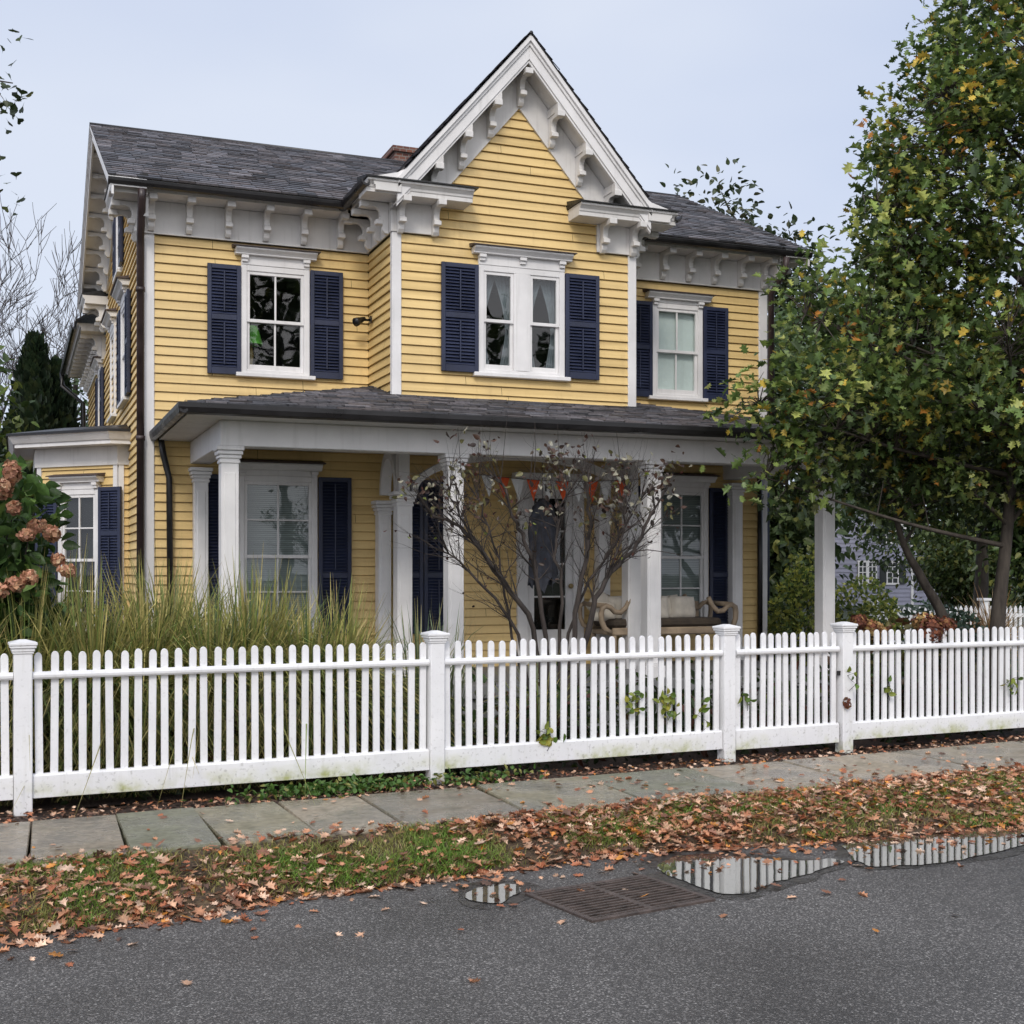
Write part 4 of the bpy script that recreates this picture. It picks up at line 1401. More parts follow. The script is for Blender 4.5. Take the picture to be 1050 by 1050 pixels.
m.add(vs, fs); m.tube([(5.66, 13.42, 2.42), (5.66, 13.42, 2.95)], .004, 5)
tag(m.build('hanging_figure', M['ghost'], None, origin=(5.66, 13.42, 1.4)), 'dark grey ragged cloth halloween figure hanging in front of the door glass', 'decoration')


# ------------------------------------------------------------------ plants
def var(c, n, a=.25, b=.12):
    c = np.asarray(c, float); g = 1 + rng.uniform(-a, a, (n, 1)); h = 1 + rng.uniform(-b, b, (n, 3))
    return np.clip(c[None] * g * h, 0, 1)


def pick(cols, w, n):
    idx = rng.choice(len(cols), n, p=np.array(w) / sum(w))
    return np.array(cols)[idx]


# ornamental grass
def grass_clump(x, y, h, spread, n, cols, wts, label, group, lean=(0, 0), wid=.0045, stiff=.42, name='ornamental_grass', cat='ornamental grass'):
    lm = LM(); mseg = 7
    az = rng.uniform(0, 2 * PI, n); rad = rng.uniform(.0, .16, n)
    out = np.stack([np.cos(az), np.sin(az)], 1)
    base = np.stack([x + out[:, 0] * rad, y + out[:, 1] * rad, np.zeros(n)], 1)
    Ln = h * rng.uniform(.65, 1.18, n); sp = spread * rng.uniform(.1, 1.25, n) ** 1.1
    drp = rng.uniform(0, 1, n) ** 1.5 * (1 - stiff) * 2.6
    t = np.linspace(0, 1, mseg)
    hor = sp[:, None] * (t[None] ** 1.6) + drp[:, None] * .38 * t[None] ** 3 * Ln[:, None]
    zz = Ln[:, None] * (t[None] - .22 * t[None] ** 2 * (sp[:, None] / .5)) - drp[:, None] * .55 * t[None] ** 4 * Ln[:, None]
    wob = rng.normal(0, .03, (n, 1, 2)) * t[None, :, None]
    P = np.zeros((n, mseg, 3))
    P[:, :, 0] = base[:, None, 0] + out[:, None, 0] * hor + lean[0] * t[None] ** 2 + wob[:, :, 0]
    P[:, :, 1] = base[:, None, 1] + out[:, None, 1] * hor + lean[1] * t[None] ** 2 + wob[:, :, 1]
    P[:, :, 2] = np.maximum(zz, .01) * 1.0
    if y < 10.9 and x < 4:
        lim = 9.16 + .063 * P[:, :, 0] + (P[:, :, 2] > 1.08) * -.35
        poke = (rng.random((n, 1)) < .012)
        P[:, :, 1] = np.where((P[:, :, 1] < lim) & ~poke, lim + (lim - P[:, :, 1]) * .15, P[:, :, 1])
    wd_ = np.stack([-out[:, 1], out[:, 0], rng.uniform(-.3, .3, n)], 1); th = rng.uniform(-.9, .9, n)
    wd2 = np.stack([wd_[:, 0] * np.cos(th) - wd_[:, 1] * np.sin(th), wd_[:, 0] * np.sin(th) + wd_[:, 1] * np.cos(th), wd_[:, 2]], 1)
    w = wid * np.array([.8, 1, 1, .95, .8, .55, .08])
    c = pick(cols, wts, n) * (1 + rng.uniform(-.3, .3, (n, 1)))
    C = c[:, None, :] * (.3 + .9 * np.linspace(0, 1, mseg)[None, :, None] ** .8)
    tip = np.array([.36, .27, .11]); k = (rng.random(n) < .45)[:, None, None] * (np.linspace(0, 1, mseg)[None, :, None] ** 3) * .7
    C = C * (1 - k) + tip * k
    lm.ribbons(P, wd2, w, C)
    root = empty(name, (x, y, 0), label, cat, group)
    lm.build('blades', M['blade'], root)


GC_ = [(.17, .22, .06), (.31, .31, .09), (.52, .45, .17), (.085, .13, .045)]
gl = 'tall straw tipped ornamental grass arching over the fence'
clumps = [(-.45, 9.75, 1.4, .5, 520), (.08, 9.85, 1.42, .55, 700), (.55, 9.72, 1.38, .5, 600), (.95, 9.95, 1.5, .55, 760), (1.42, 9.8, 1.35, .5, 620), (1.75, 10.05, 1.45, .5, 680),
          (.35, 10.5, 1.55, .5, 560), (1.2, 10.6, 1.6, .5, 560), (2.2, 9.9, 1.3, .5, 640), (2.55, 10.2, 1.3, .45, 560), (2.05, 10.7, 1.4, .45, 480)]
for i, (x, y, h, s, n) in enumerate(clumps):
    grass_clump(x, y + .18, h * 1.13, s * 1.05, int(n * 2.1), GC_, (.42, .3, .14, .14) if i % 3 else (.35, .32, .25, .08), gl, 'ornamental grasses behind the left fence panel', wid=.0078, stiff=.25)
grass_clump(3.28, 10.5, 1.32, .28, 90, [(.14, .2, .1), (.2, .25, .13), (.08, .13, .06)], (.4, .3, .3), 'upright blue green grass rising behind the second fence post', None, wid=.008, stiff=.9)
grass_clump(3.62, 10.9, 1.2, .3, 70, [(.14, .2, .1), (.2, .25, .13), (.08, .13, .06)], (.4, .3, .3), 'small blue green grass tuft right of the second fence post in front of the navy shutters', None, wid=.007, stiff=.9)
grass_clump(4.3, 10.3, .95, .4, 160, GC_, (.4, .3, .1, .2), 'low thin grass tuft at the left foot of the bare shrub', None, wid=.004)


def leaf_cloud(lm, T, cols, size, tmpl, up=.5, outward=None, jitter=.9):
    n = len(T)
    ax = rdir(n) * jitter
    if outward is not None: ax = ax + outward * .7
    ax[:, 2] -= .15
    nr = rdir(n) * .7 + np.array([0, 0, up])
    lm.add(tmpl[0], tmpl[1], T, orient(ax, nr), size, cols)


def in_ell(n, c, r, shell=.0):
    d = rdir(n); u = rng.random(n) ** (1 / 3)
    u = shell + (1 - shell) * u if shell else u
    p = d * u[:, None]
    return np.asarray(c) + p * np.asarray(r), d, u


def shrub(name, x, y, ells, nl, size, cols, wts, label, cat, group=None, tmpl=OVAL, stemmat='bark', lumps=18, mat='leaf', trans=None, ztop_light=True, stems=7, hole=.25):
    root = empty(name, (x, y, 0), label, cat, group)
    lm = LM()
    vt = [e[1][0] * e[1][1] * e[1][2] for e in ells]; tot = sum(vt)
    pts = []
    for (c, r), v in zip(ells, vt):
        n = max(10, int(nl * v / tot))
        p, d, u = in_ell(n, c, r, .45)
        # lumps
        f = np.array([noise.noise(Vector(q * 3.1 / max(.5, max(r)))) for q in p])
        keep = f > -hole
        p, d, u = p[keep], d[keep], u[keep]
        n = len(p)
        c_ = pick(cols, wts, n) * (1 + rng.uniform(-.3, .3, (n, 1)))
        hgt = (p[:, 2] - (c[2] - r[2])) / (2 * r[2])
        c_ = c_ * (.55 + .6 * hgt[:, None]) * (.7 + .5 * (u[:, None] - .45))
        lf = np.array([noise.noise(Vector(q * 1.7 + Vector((9, 2, 1)))) for q in p])
        c_ = c_ * (1 + .5 * lf[:, None])
        leaf_cloud(lm, p, np.clip(c_, 0, 1), size * rng.uniform(.6, 1.25, n), tmpl, .5, d)
        pts.append((c, r))
    lm.build('foliage', M[mat], root)
    m = MB()
    for (c, r) in pts:
        for k in range(max(2, stems // len(pts))):
            q = Vector(c) + Vector((random.uniform(-.7, .7) * r[0], random.uniform(-.7, .7) * r[1], random.uniform(-.2, .7) * r[2]))
            b = Vector((x + random.uniform(-.08, .08), y + random.uniform(-.08, .08), -.03))
            md = (b + q) / 2 + Vector((random.uniform(-.1, .1), random.uniform(-.1, .1), .1 * r[2]))
            m.tube([b, md, q], [.014, .01, .004], 5)
    m.build('stem', M[stemmat], root)
    return root


def flower_head(root, c, r, n, cols, wts, name='flower_head', lbl=None):
    lm = LM(); d = rdir(n)
    p = np.asarray(c) + d * np.asarray(r) * rng.uniform(.72, 1.05, (n, 1))
    cc = pick(cols, wts, n) * (1 + rng.uniform(-.35, .35, (n, 1))) * (.65 + .45 * (d[:, 2:3] * .5 + .5))
    nr = d + rdir(n) * .5; ax = np.cross(nr, rdir(n))
    lm.add(SQ[0], SQ[1], p, orient(ax, nr), .03 * rng.uniform(.7, 1.3, n), np.clip(cc, 0, 1))
    o = lm.build(name, M['petal'], root)
    if lbl: o['label'] = lbl
    return o


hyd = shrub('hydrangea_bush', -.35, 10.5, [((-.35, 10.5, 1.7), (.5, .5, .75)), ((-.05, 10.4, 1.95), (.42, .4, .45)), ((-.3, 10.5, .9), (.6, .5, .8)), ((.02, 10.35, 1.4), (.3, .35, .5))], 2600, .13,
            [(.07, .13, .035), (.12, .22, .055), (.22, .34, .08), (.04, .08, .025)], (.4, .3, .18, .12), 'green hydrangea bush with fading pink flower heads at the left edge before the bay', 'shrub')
PINK = [(.62, .31, .2), (.55, .3, .17), (.65, .46, .28), (.4, .2, .11)]
for c, r in (((-.02, 10.05, 2.32), (.085, .085, .13)), ((-.08, 10.0, 2.2), (.1, .1, .1)), ((.0, 10.0, 2.06), (.06, .06, .06)), ((.26, 10.05, 1.88), (.082, .082, .075)),
             ((.16, 10.1, 1.93), (.1, .08, .06)), ((.08, 10.0, 1.86), (.08, .08, .05)), ((.3, 9.95, 1.68), (.07, .07, .05)), ((.36, 9.9, 1.6), (.08, .08, .05)), ((.0, 9.8, 1.5), (.09, .09, .07)), ((.1, 9.8, 1.55), (.07, .07, .07)), ((-.12, 9.8, 1.45), (.1, .1, .07))):
    flower_head(hyd, c, tuple(q * .68 for q in r), 200, PINK, (.4, .3, .15, .15))

# dried hydrangeas behind the right panel
dh = shrub('dried_hydrangea', 8.1, 10.1, [((8.1, 10.15, .6), (.8, .35, .5)), ((7.55, 10.1, .55), (.3, .3, .45))], 900, .1, [(.05, .06, .02), (.1, .09, .03), (.12, .06, .03)], (.4, .3, .3),
           'hydrangea with dried brown heads rising above the right fence panel', 'shrub')
BR = [(.2, .07, .035), (.3, .16, .06), (.13, .045, .03), (.38, .26, .1)]
for c, r, w in (((7.45, 9.95, 1.12), (.07, .07, .06), (.5, .1, .4, 0)), ((7.6, 10.0, 1.04), (.11, .1, .1), (.3, .4, .1, .3)), ((7.75, 10.05, 1.0), (.09, .09, .09), (.2, .4, .1, .4)),
                ((8.03, 9.62, 1.03), (.13, .12, .14), (.35, .05, .6, 0)), ((8.15, 9.85, 1.1), (.13, .12, .1), (.2, .3, .1, .4)), ((8.42, 9.9, 1.07), (.12, .1, .07), (.6, .15, .25, 0)), ((8.3, 9.95, 1.0), (.1, .1, .08), (.4, .3, .2, .1))):
    flower_head(dh, c, r, 320, BR, w)

# yellow green shrubs right of the porch
YG_ = [(.15, .22, .06), (.33, .38, .09), (.55, .55, .12), (.08, .13, .045)]
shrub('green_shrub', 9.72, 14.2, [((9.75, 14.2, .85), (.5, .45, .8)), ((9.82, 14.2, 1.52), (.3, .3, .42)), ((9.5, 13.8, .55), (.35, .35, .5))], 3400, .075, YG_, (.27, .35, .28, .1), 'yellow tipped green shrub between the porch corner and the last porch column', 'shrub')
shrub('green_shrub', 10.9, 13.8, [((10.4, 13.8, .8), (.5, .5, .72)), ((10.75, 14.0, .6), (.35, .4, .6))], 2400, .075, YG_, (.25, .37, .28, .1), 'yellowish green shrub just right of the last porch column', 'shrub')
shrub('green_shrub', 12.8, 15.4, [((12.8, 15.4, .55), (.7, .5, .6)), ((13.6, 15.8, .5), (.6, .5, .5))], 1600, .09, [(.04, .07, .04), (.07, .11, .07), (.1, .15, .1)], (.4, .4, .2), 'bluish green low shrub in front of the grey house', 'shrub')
grass_clump(15.1, 16.6, 1.35, .7, 420, [(.4, .26, .12), (.3, .17, .07), (.45, .33, .18)], (.4, .3, .3), 'straw coloured dead grass behind the tree trunks at the right', None, wid=.008, stiff=.3)
grass_clump(14.3, 16.2, 1.1, .7, 320, [(.3, .15, .07), (.25, .1, .05), (.42, .28, .14)], (.4, .3, .3), 'reddish brown dead grass just right of the leaning trunk', None, wid=.008, stiff=.3)

# low plants filling the garden behind the fence (nobody could count them)
lm = LM()
n = 9000
gx_ = rng.uniform(-1.5, 9.8, n); gy_ = 9.25 + .063 * gx_ + rng.random(n) ** 1.3 * 2.4
patch = np.array([noise.noise(Vector((a * 1.3, b * 1.3, 7.))) for a, b in zip(gx_, gy_)])
gz_ = rng.random(n) ** 1.6 * (.25 + .55 * np.clip(patch + .35, 0, 1))
keep = patch > -.28
T = np.stack([gx_, gy_, gz_], 1)[keep]
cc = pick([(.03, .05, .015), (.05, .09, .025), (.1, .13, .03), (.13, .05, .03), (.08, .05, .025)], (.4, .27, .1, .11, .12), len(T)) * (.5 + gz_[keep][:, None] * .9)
leaf_cloud(lm, T, cc, rng.uniform(.05, .12, len(T)), OVAL, .6)
tag(lm.build('garden_plants', M['leaf']), 'low dark leafy plants filling the garden bed behind the fence', 'ground cover', kind='stuff')

# green creeping plants at the foot of the fence
lm = LM(); n = 900
cx = np.concatenate([rng.normal(2.3, .32, 620), rng.normal(3.35, .2, 160), rng.normal(1.9, .3, 120)]); cy = 8.98 + .063 * cx - np.abs(rng.normal(0, .11, n))
T = np.stack([cx, cy, rng.uniform(-.01, .06, n)], 1)
leaf_cloud(lm, T, pick([(.06, .13, .025), (.1, .19, .04), (.25, .25, .07)], (.5, .35, .15), n), rng.uniform(.03, .06, n), OVAL, 1.4)
tag(lm.build('creeping_plants', M['leaf']), 'green creeping ground cover at the foot of the second fence post', 'ground cover', kind='stuff')

# vine sprigs poking through the fence
VG = [(.1, .17, .03), (.2, .24, .04), (.35, .33, .06)]
sprigs = [(4.72, .52, 16, (.5, .4, .1), 'green vine sprig poking through the fence left of the yellow one'), (5.02, .48, 30, (.2, .4, .4), 'largest yellow green vine sprig poking through the middle fence panel'),
          (5.36, .42, 7, (.7, .3, 0), 'small vine leaf on the fence just left of the third post'), (5.83, .5, 6, (.8, .2, 0), 'dark vine leaf at the hinge side of the gate'),
          (7.4, .52, 6, (.6, .4, 0), 'tiny vine leaf on the fence panel right of the gate'), (8.9, .5, 12, (.5, .4, .1), 'thin climbing vine on the far right fence panel'),
          (3.9, .27, 22, (.2, .4, .4), 'pale green weed at the bottom board right of the second post'), (6.9, .62, 5, (.7, .3, 0), 'green leaf stuck to the fourth fence post')]
for x, z, n, w, lb in sprigs:
    lm = LM(); d = .075 if abs(x - 6.9) < .05 else .04
    p = FM @ Vector((x, d, z))
    T = np.array(p) + rng.normal(0, 1, (n, 3)) * np.array([.05, .012, .06])
    ax = rdir(n); ax[:, 2] -= .4
    nr = np.array(FN)[None] + rdir(n) * .5
    lm.add(OVAL[0], OVAL[1], T, orient(ax, nr), rng.uniform(.05, .085, n), pick(VG, w, n))
    rt = empty('vine_sprig', p, lb, 'vine')
    lm.build('leaves', M['leaf'], rt)
    m = MB(); so_ = sorted(T.tolist(), key=lambda q: q[2])
    m.tube([(p.x, p.y, so_[0][2] - .06)] + so_[::max(1, n // 6)] + [so_[-1]], .0025, 4); m.build('stem', M['stem'], rt)
p = FM @ Vector((6.88, .08, .42))
lm = LM(); n = 40; d = rdir(n); T = np.array(p) + d * np.array([.035, .025, .045])
lm.add(OVAL[0], OVAL[1], T, orient(np.cross(d, rdir(n)), d), rng.uniform(.03, .05, n), pick(BR, (.4, .3, .3, 0), n))
tag(lm.build('dead_flower_head', M['petal'], None, origin=p), 'dead brown flower head hanging on the fourth fence post', 'flower')

# ------------------------------------------------------------------ bare shrub in front of the entry
bs = empty('bare_shrub', (4.7, 10.9, 0), 'nearly leafless many stemmed shrub in front of the entry arch', 'shrub')
m = MB(); tips = []


def branch(m, p, d, ln, r, depth, bend=.25, up=.1, kids=(2, 4)):
    pts = [p.copy()]; rad = [r]; n = max(3, int(ln / .12)); d = d.normalized(); q = p.copy()
    for i in range(n):
        d = (d + Vector((random.gauss(0, bend), random.gauss(0, bend), random.gauss(0, bend) + up)) * .35).normalized()
        q = q + d * (ln / n); pts.append(q.copy()); rad.append(r * (1 - .65 * (i + 1) / n))
    m.tube(pts, rad, 7 if r > .012 else (5 if r > .005 else 3), cap=False)
    if depth <= 0 or r < .0022:
        tips.append((pts[-1], d)); tips.append((pts[len(pts) // 2], d)); return
    for k in range(random.randint(*kids)):
        i = random.randint(max(1, n // 3), n)
        t = (pts[min(i + 1, n)] - pts[i - 1]).normalized()
        nd = (t + Vector((random.gauss(0, .55), random.gauss(0, .45), random.gauss(0, .4) + .1))).normalized()
        branch(m, pts[i], nd, ln * random.uniform(.4, .7), rad[i] * random.uniform(.45, .7), depth - 1, bend * 1.15, up, kids)
    branch(m, pts[-1], d, ln * .5, rad[-1] * .9, depth - 1, bend * 1.2, up, kids)


def spline(P, n):
    P = [Vector(p) for p in P]; out = []
    for i in range(len(P) - 1):
        p0, p1, p2, p3 = P[max(i - 1, 0)], P[i], P[i + 1], P[min(i + 2, len(P) - 1)]
        for k in range(n):
            t = k / n
            out.append(.5 * ((2 * p1) + (p2 - p0) * t + (2 * p0 - 5 * p1 + 4 * p2 - p3) * t * t + (3 * p1 - p0 - 3 * p2 + p3) * t ** 3))
    out.append(P[-1]); return out


MAIN = [([(4.62, 10.9, 0), (4.5, 10.9, 1.05), (4.1, 10.85, 1.6), (3.8, 10.8, 1.95), (3.5, 10.8, 2.1)], .03),
        ([(4.6, 10.95, 0), (4.35, 10.95, 1.0), (4.0, 11.0, 1.5), (3.72, 11.0, 1.75)], .02),
        ([(4.66, 10.9, 0), (4.6, 10.9, 1.2), (4.45, 10.9, 1.8), (4.3, 10.9, 2.1), (4.2, 10.9, 2.4)], .026),
        ([(4.55, 11, 0), (4.3, 11, 1.2), (4.15, 11, 1.8), (4.0, 11, 2.25)], .016),
        ([(4.72, 10.9, 0), (4.78, 10.9, 1.3), (4.72, 10.9, 1.9), (4.85, 10.9, 2.35)], .02),
        ([(4.78, 10.9, 0), (4.95, 10.9, 1.2), (5.05, 10.9, 1.7), (5.08, 10.9, 2.1), (5.05, 10.9, 2.45)], .03),
        ([(4.75, 11, 0), (4.9, 11, 1.0), (5.2, 11, 1.6), (5.45, 11, 1.95), (5.7, 11, 2.3)], .018),
        ([(4.95, 10.95, 0), (5.08, 10.95, 1.0), (5.28, 10.95, 1.5), (5.6, 10.95, 1.85), (5.78, 10.95, 2.2)], .034),
        ([(5.28, 10.95, 1.5), (5.42, 10.9, 1.95), (5.48, 10.9, 2.35)], .015),
        ([(4.1, 10.85, 1.6), (3.85, 10.75, 1.9), (3.6, 10.7, 2.3)], .014)]
for P, r in MAIN:
    pts = spline(P, 5); n = len(pts)
    pts = [p + Vector((random.gauss(0, .012), random.gauss(0, .012), 0)) for p in pts]
    rad = [1.02 * r * (1 - .6 * i / (n - 1)) for i in range(n)]
    m.tube(pts, rad, 8)
    for k in range(20):
        i = random.randint(int(n * .36), n - 1)
        t = (pts[i] - pts[i - 1]).normalized()
        nd = (t + Vector((random.gauss(0, .6), random.gauss(0, .4), random.gauss(0, .35) + .15))).normalized()
        branch(m, pts[i], nd, random.uniform(.2, .5), max(rad[i] * .36, .0055), 2, .42, .1, (3, 5))
    for k in range(3):
        branch(m, pts[-1], (pts[-1] - pts[-2]).normalized() + Vector((random.gauss(0, .4), random.gauss(0, .3), .3)), random.uniform(.15, .32), rad[-1] * .8, 2, .3, .2)
for x in np.linspace(3.9, 5.3, 9):
    branch(m, Vector((x + random.gauss(0, .1), 10.9, 2.45)), Vector((random.gauss(0, .1), 0, 1)), random.uniform(.3, .6), .005, 0, .1, .3)
m.build('branches', M['stem'], bs, recalc=False)
lm = LM()
tp = np.array([t[0][:] for t in tips])
top = tp[(tp[:, 2] > 2.05) & (tp[:, 2] < 2.85)]
cl = top[rng.choice(len(top), 75)]
NL = 640
T = cl[rng.integers(0, 75, NL)] + rng.normal(0, .06, (NL, 3))
cc = pick([(.35, .33, .24), (.09, .05, .035), (.16, .15, .06), (.05, .035, .03), (.45, .44, .36)], (.2, .34, .16, .24, .06), NL)
leaf_cloud(lm, T, cc, rng.uniform(.03, .08, NL), OVAL, .2)
idx = rng.choice(len(tp), 160); T = tp[idx] + rng.normal(0, .04, (160, 3))
leaf_cloud(lm, T, pick([(.1, .04, .03), (.06, .04, .03), (.25, .3, .06)], (.5, .4, .1), 160), rng.uniform(.03, .055, 160), OVAL, .2)
lm.build('withered_leaves', M['leaf'], bs)


# ------------------------------------------------------------------ trees
def tree(name, base, trunk_pts, r0, ells, nclus, per, size, cols, wts, label, cat='tree', group=None, tmpl=OAK, bark='bark', limbs=14, shell=.35, clus_r=.22, leafmat='leaf', twig=True, hole=.15, nscale=1.1, lightdir=(-.35, -.5, .8), skirt=.5, dark=.35):
    root = empty(name, base, label, cat, group)
    m = MB()
    tpts = spline(trunk_pts, 6); n = len(tpts)
    trad = [r0 * (1.25 - .2 * min(1, i * 3 / n)) * (1 - .75 * i / (n - 1)) for i in range(n)]
    m.tube(tpts, trad, 10)
    vol = np.array([e[1][0] * e[1][1] * e[1][2] for e in ells]); vol = vol ** .85; vol /= vol.sum()
    nodes = [(p, r) for p, r in zip(tpts, trad) if p.z > trunk_pts[0][2] + .8]
    # limbs into the lobes
    for (c, r), v in zip(ells, vol):
        for k in range(max(1, int(limbs * v * 1.6))):
            tgt = Vector(c) + Vector((random.uniform(-.75, .75) * r[0], random.uniform(-.75, .75) * r[1], random.uniform(-.4, .8) * r[2]))
            st = min((nd for nd in nodes[:n] if nd[0].z < tgt.z + .3), key=lambda nd: (nd[0] - tgt).length + .6 * max(0, nd[0].z - tgt.z + .6), default=nodes[0])
            md = (st[0] + tgt) / 2 + Vector((random.uniform(-.15, .15), random.uniform(-.15, .15), -.06 * (tgt - st[0]).length + random.uniform(0, .3)))
            pts = spline([st[0], md, tgt], 5)
            rr = min(st[1] * .6, r0 * .35)
            rads = [rr * (1 - .8 * i / (len(pts) - 1)) for i in range(len(pts))]
            m.tube(pts, rads, 6, cap=False)
            nodes += list(zip(pts[2:], rads[2:]))
    lm = LM()
    npos = np.array([nd[0][:] for nd in nodes])
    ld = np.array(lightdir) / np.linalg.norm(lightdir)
    T_, A_, N_, C_, S_ = [], [], [], [], []
    for (c, r), v in zip(ells, vol):
        k = max(3, int(nclus * v))
        p, d, u = in_ell(k, c, r, shell)
        f = np.array([noise.noise(Vector(q * nscale)) for q in p])
        ok = f > -hole
        for q, dd, uu, ff in zip(p[ok], d[ok], u[ok], f[ok]):
            if twig:
                j = np.argmin(((npos - q) ** 2).sum(1) + .4 * np.maximum(0, npos[:, 2] - q[2]))
                a = Vector(npos[j]); b = Vector(q)
                md = (a + b) / 2 + Vector((0, 0, .05)) + Vector((random.gauss(0, .04), random.gauss(0, .04), 0))
                m.tube([a, md, b], [.009 * size / .14, .006 * size / .14, .002], 3, cap=False)
            nl = rng.poisson(per)
            if nl == 0: continue
            off_ = rng.normal(0, 1, (nl, 3)) * clus_r * np.array([1, 1, .75]) * .75
            spr = dd * .7 + np.array([0, 0, .55]); off_ = off_ + spr[None] * rng.uniform(-1.3, 1.6, (nl, 1)) * clus_r
            T_.append(q + off_)
            ax = dd[None] * .6 + rdir(nl) * .8; ax[:, 2] -= .1
            A_.append(ax); N_.append(rdir(nl) * .55 + np.array([0, -.15, .8]))
            light_tone = np.clip(.5 + .5 * (dd @ ld) * uu, 0, 1)  # light painted into leaf colour: brighter facing lightdir, darker on the far side
            base_c = pick(cols, wts, 1)[0] if rng.random() < .55 else None
            cc = np.array([base_c] * nl) if base_c is not None else pick(cols, wts, nl)
            mixk = rng.random((nl, 1)) < .3
            cc = np.where(mixk, pick(cols, wts, nl), cc)
            C_.append(cc * (dark + (1.25 - dark) * light_tone) * (1 + rng.uniform(-.3, .3, (nl, 1))) * (1 + .35 * ff))
            S_.append(size * rng.uniform(.6, 1.2, nl))
    T_ = np.concatenate(T_); A_ = np.concatenate(A_); N_ = np.concatenate(N_); C_ = np.clip(np.concatenate(C_), 0, 1); S_ = np.concatenate(S_)
    RM_ = orient(A_, N_)
    if tmpl is OAK:
        S_ = S_ * rng.uniform(.6, 1.25, len(S_)); k = rng.integers(0, 3, len(T_))
        for q, tm in enumerate((OAK, OAK_CURL, OAK_FLAT)): lm.add(tm[0], tm[1], T_[k == q], RM_[k == q], S_[k == q] * (1, .95, .8)[q], C_[k == q])
    else:
        lm.add(tmpl[0], tmpl[1], T_, RM_, S_, C_)
    m.build('trunk', M[bark], root, recalc=False)
    lm.build('crown', M[leafmat], root)
    return root


OC = [(.055, .09, .028), (.1, .155, .04), (.18, .24, .06), (.34, .37, .1), (.52, .37, .06), (.5, .22, .05)]
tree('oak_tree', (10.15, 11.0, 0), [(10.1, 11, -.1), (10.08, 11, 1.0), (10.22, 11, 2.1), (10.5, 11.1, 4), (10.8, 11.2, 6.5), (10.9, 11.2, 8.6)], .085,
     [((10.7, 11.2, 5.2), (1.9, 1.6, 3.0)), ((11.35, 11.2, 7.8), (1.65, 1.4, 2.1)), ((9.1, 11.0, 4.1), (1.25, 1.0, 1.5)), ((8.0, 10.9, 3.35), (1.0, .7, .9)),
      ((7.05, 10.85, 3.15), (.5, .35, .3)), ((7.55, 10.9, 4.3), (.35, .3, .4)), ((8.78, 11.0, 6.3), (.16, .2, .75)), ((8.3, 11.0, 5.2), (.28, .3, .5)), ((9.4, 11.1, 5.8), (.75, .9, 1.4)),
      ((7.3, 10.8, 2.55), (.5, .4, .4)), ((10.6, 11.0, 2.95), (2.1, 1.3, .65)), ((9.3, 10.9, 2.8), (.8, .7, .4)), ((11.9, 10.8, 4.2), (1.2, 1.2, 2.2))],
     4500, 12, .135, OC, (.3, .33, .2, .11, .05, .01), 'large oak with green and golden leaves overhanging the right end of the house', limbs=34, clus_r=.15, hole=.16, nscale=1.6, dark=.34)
tree('leaning_tree', (9.92, 11.6, 0), [(9.98, 11.6, -.1), (9.88, 11.6, .95), (9.55, 11.6, 1.5), (9.25, 11.6, 2.0), (9.0, 11.6, 3.0)], .075,
     [((9.1, 11.6, 3.3), (.9, .6, .9)), ((8.9, 11.6, 2.5), (.5, .5, .4)), ((9.7, 11.6, 2.6), (.6, .5, .5))], 300, 9, .115, OC, (.35, .35, .15, .1, .04, .01), 'thin dark trunk leaning left behind the right fence panel', limbs=10, clus_r=.16)

gk = tree('ginkgo_tree', (-2.6, 7.2, 0), [(-2.6, 7.2, -.1), (-2.55, 7.2, 2.0), (-2.6, 7.25, 4.2), (-2.5, 7.3, 6.0)], .13,
          [((-.32, 8.0, 4.22), (.3, .25, .2)), ((-.12, 8.0, 4.42), (.16, .1, .12)), ((-.22, 8.0, 3.8), (.17, .12, .1)), ((-1.6, 7.8, 4.6), (.9, .8, .8)), ((-2.7, 7.2, 5.6), (1.2, 1.2, 1.5)), ((-.16, 8, 4.62), (.08, .06, .05))],
          1500, 11, .062, [(.035, .055, .02), (.05, .075, .025), (.09, .11, .03)], (.5, .35, .15), 'ginkgo branch of fan shaped leaves reaching in at the upper left', tmpl=GINKGO, limbs=12, clus_r=.1, shell=.2, hole=.4)

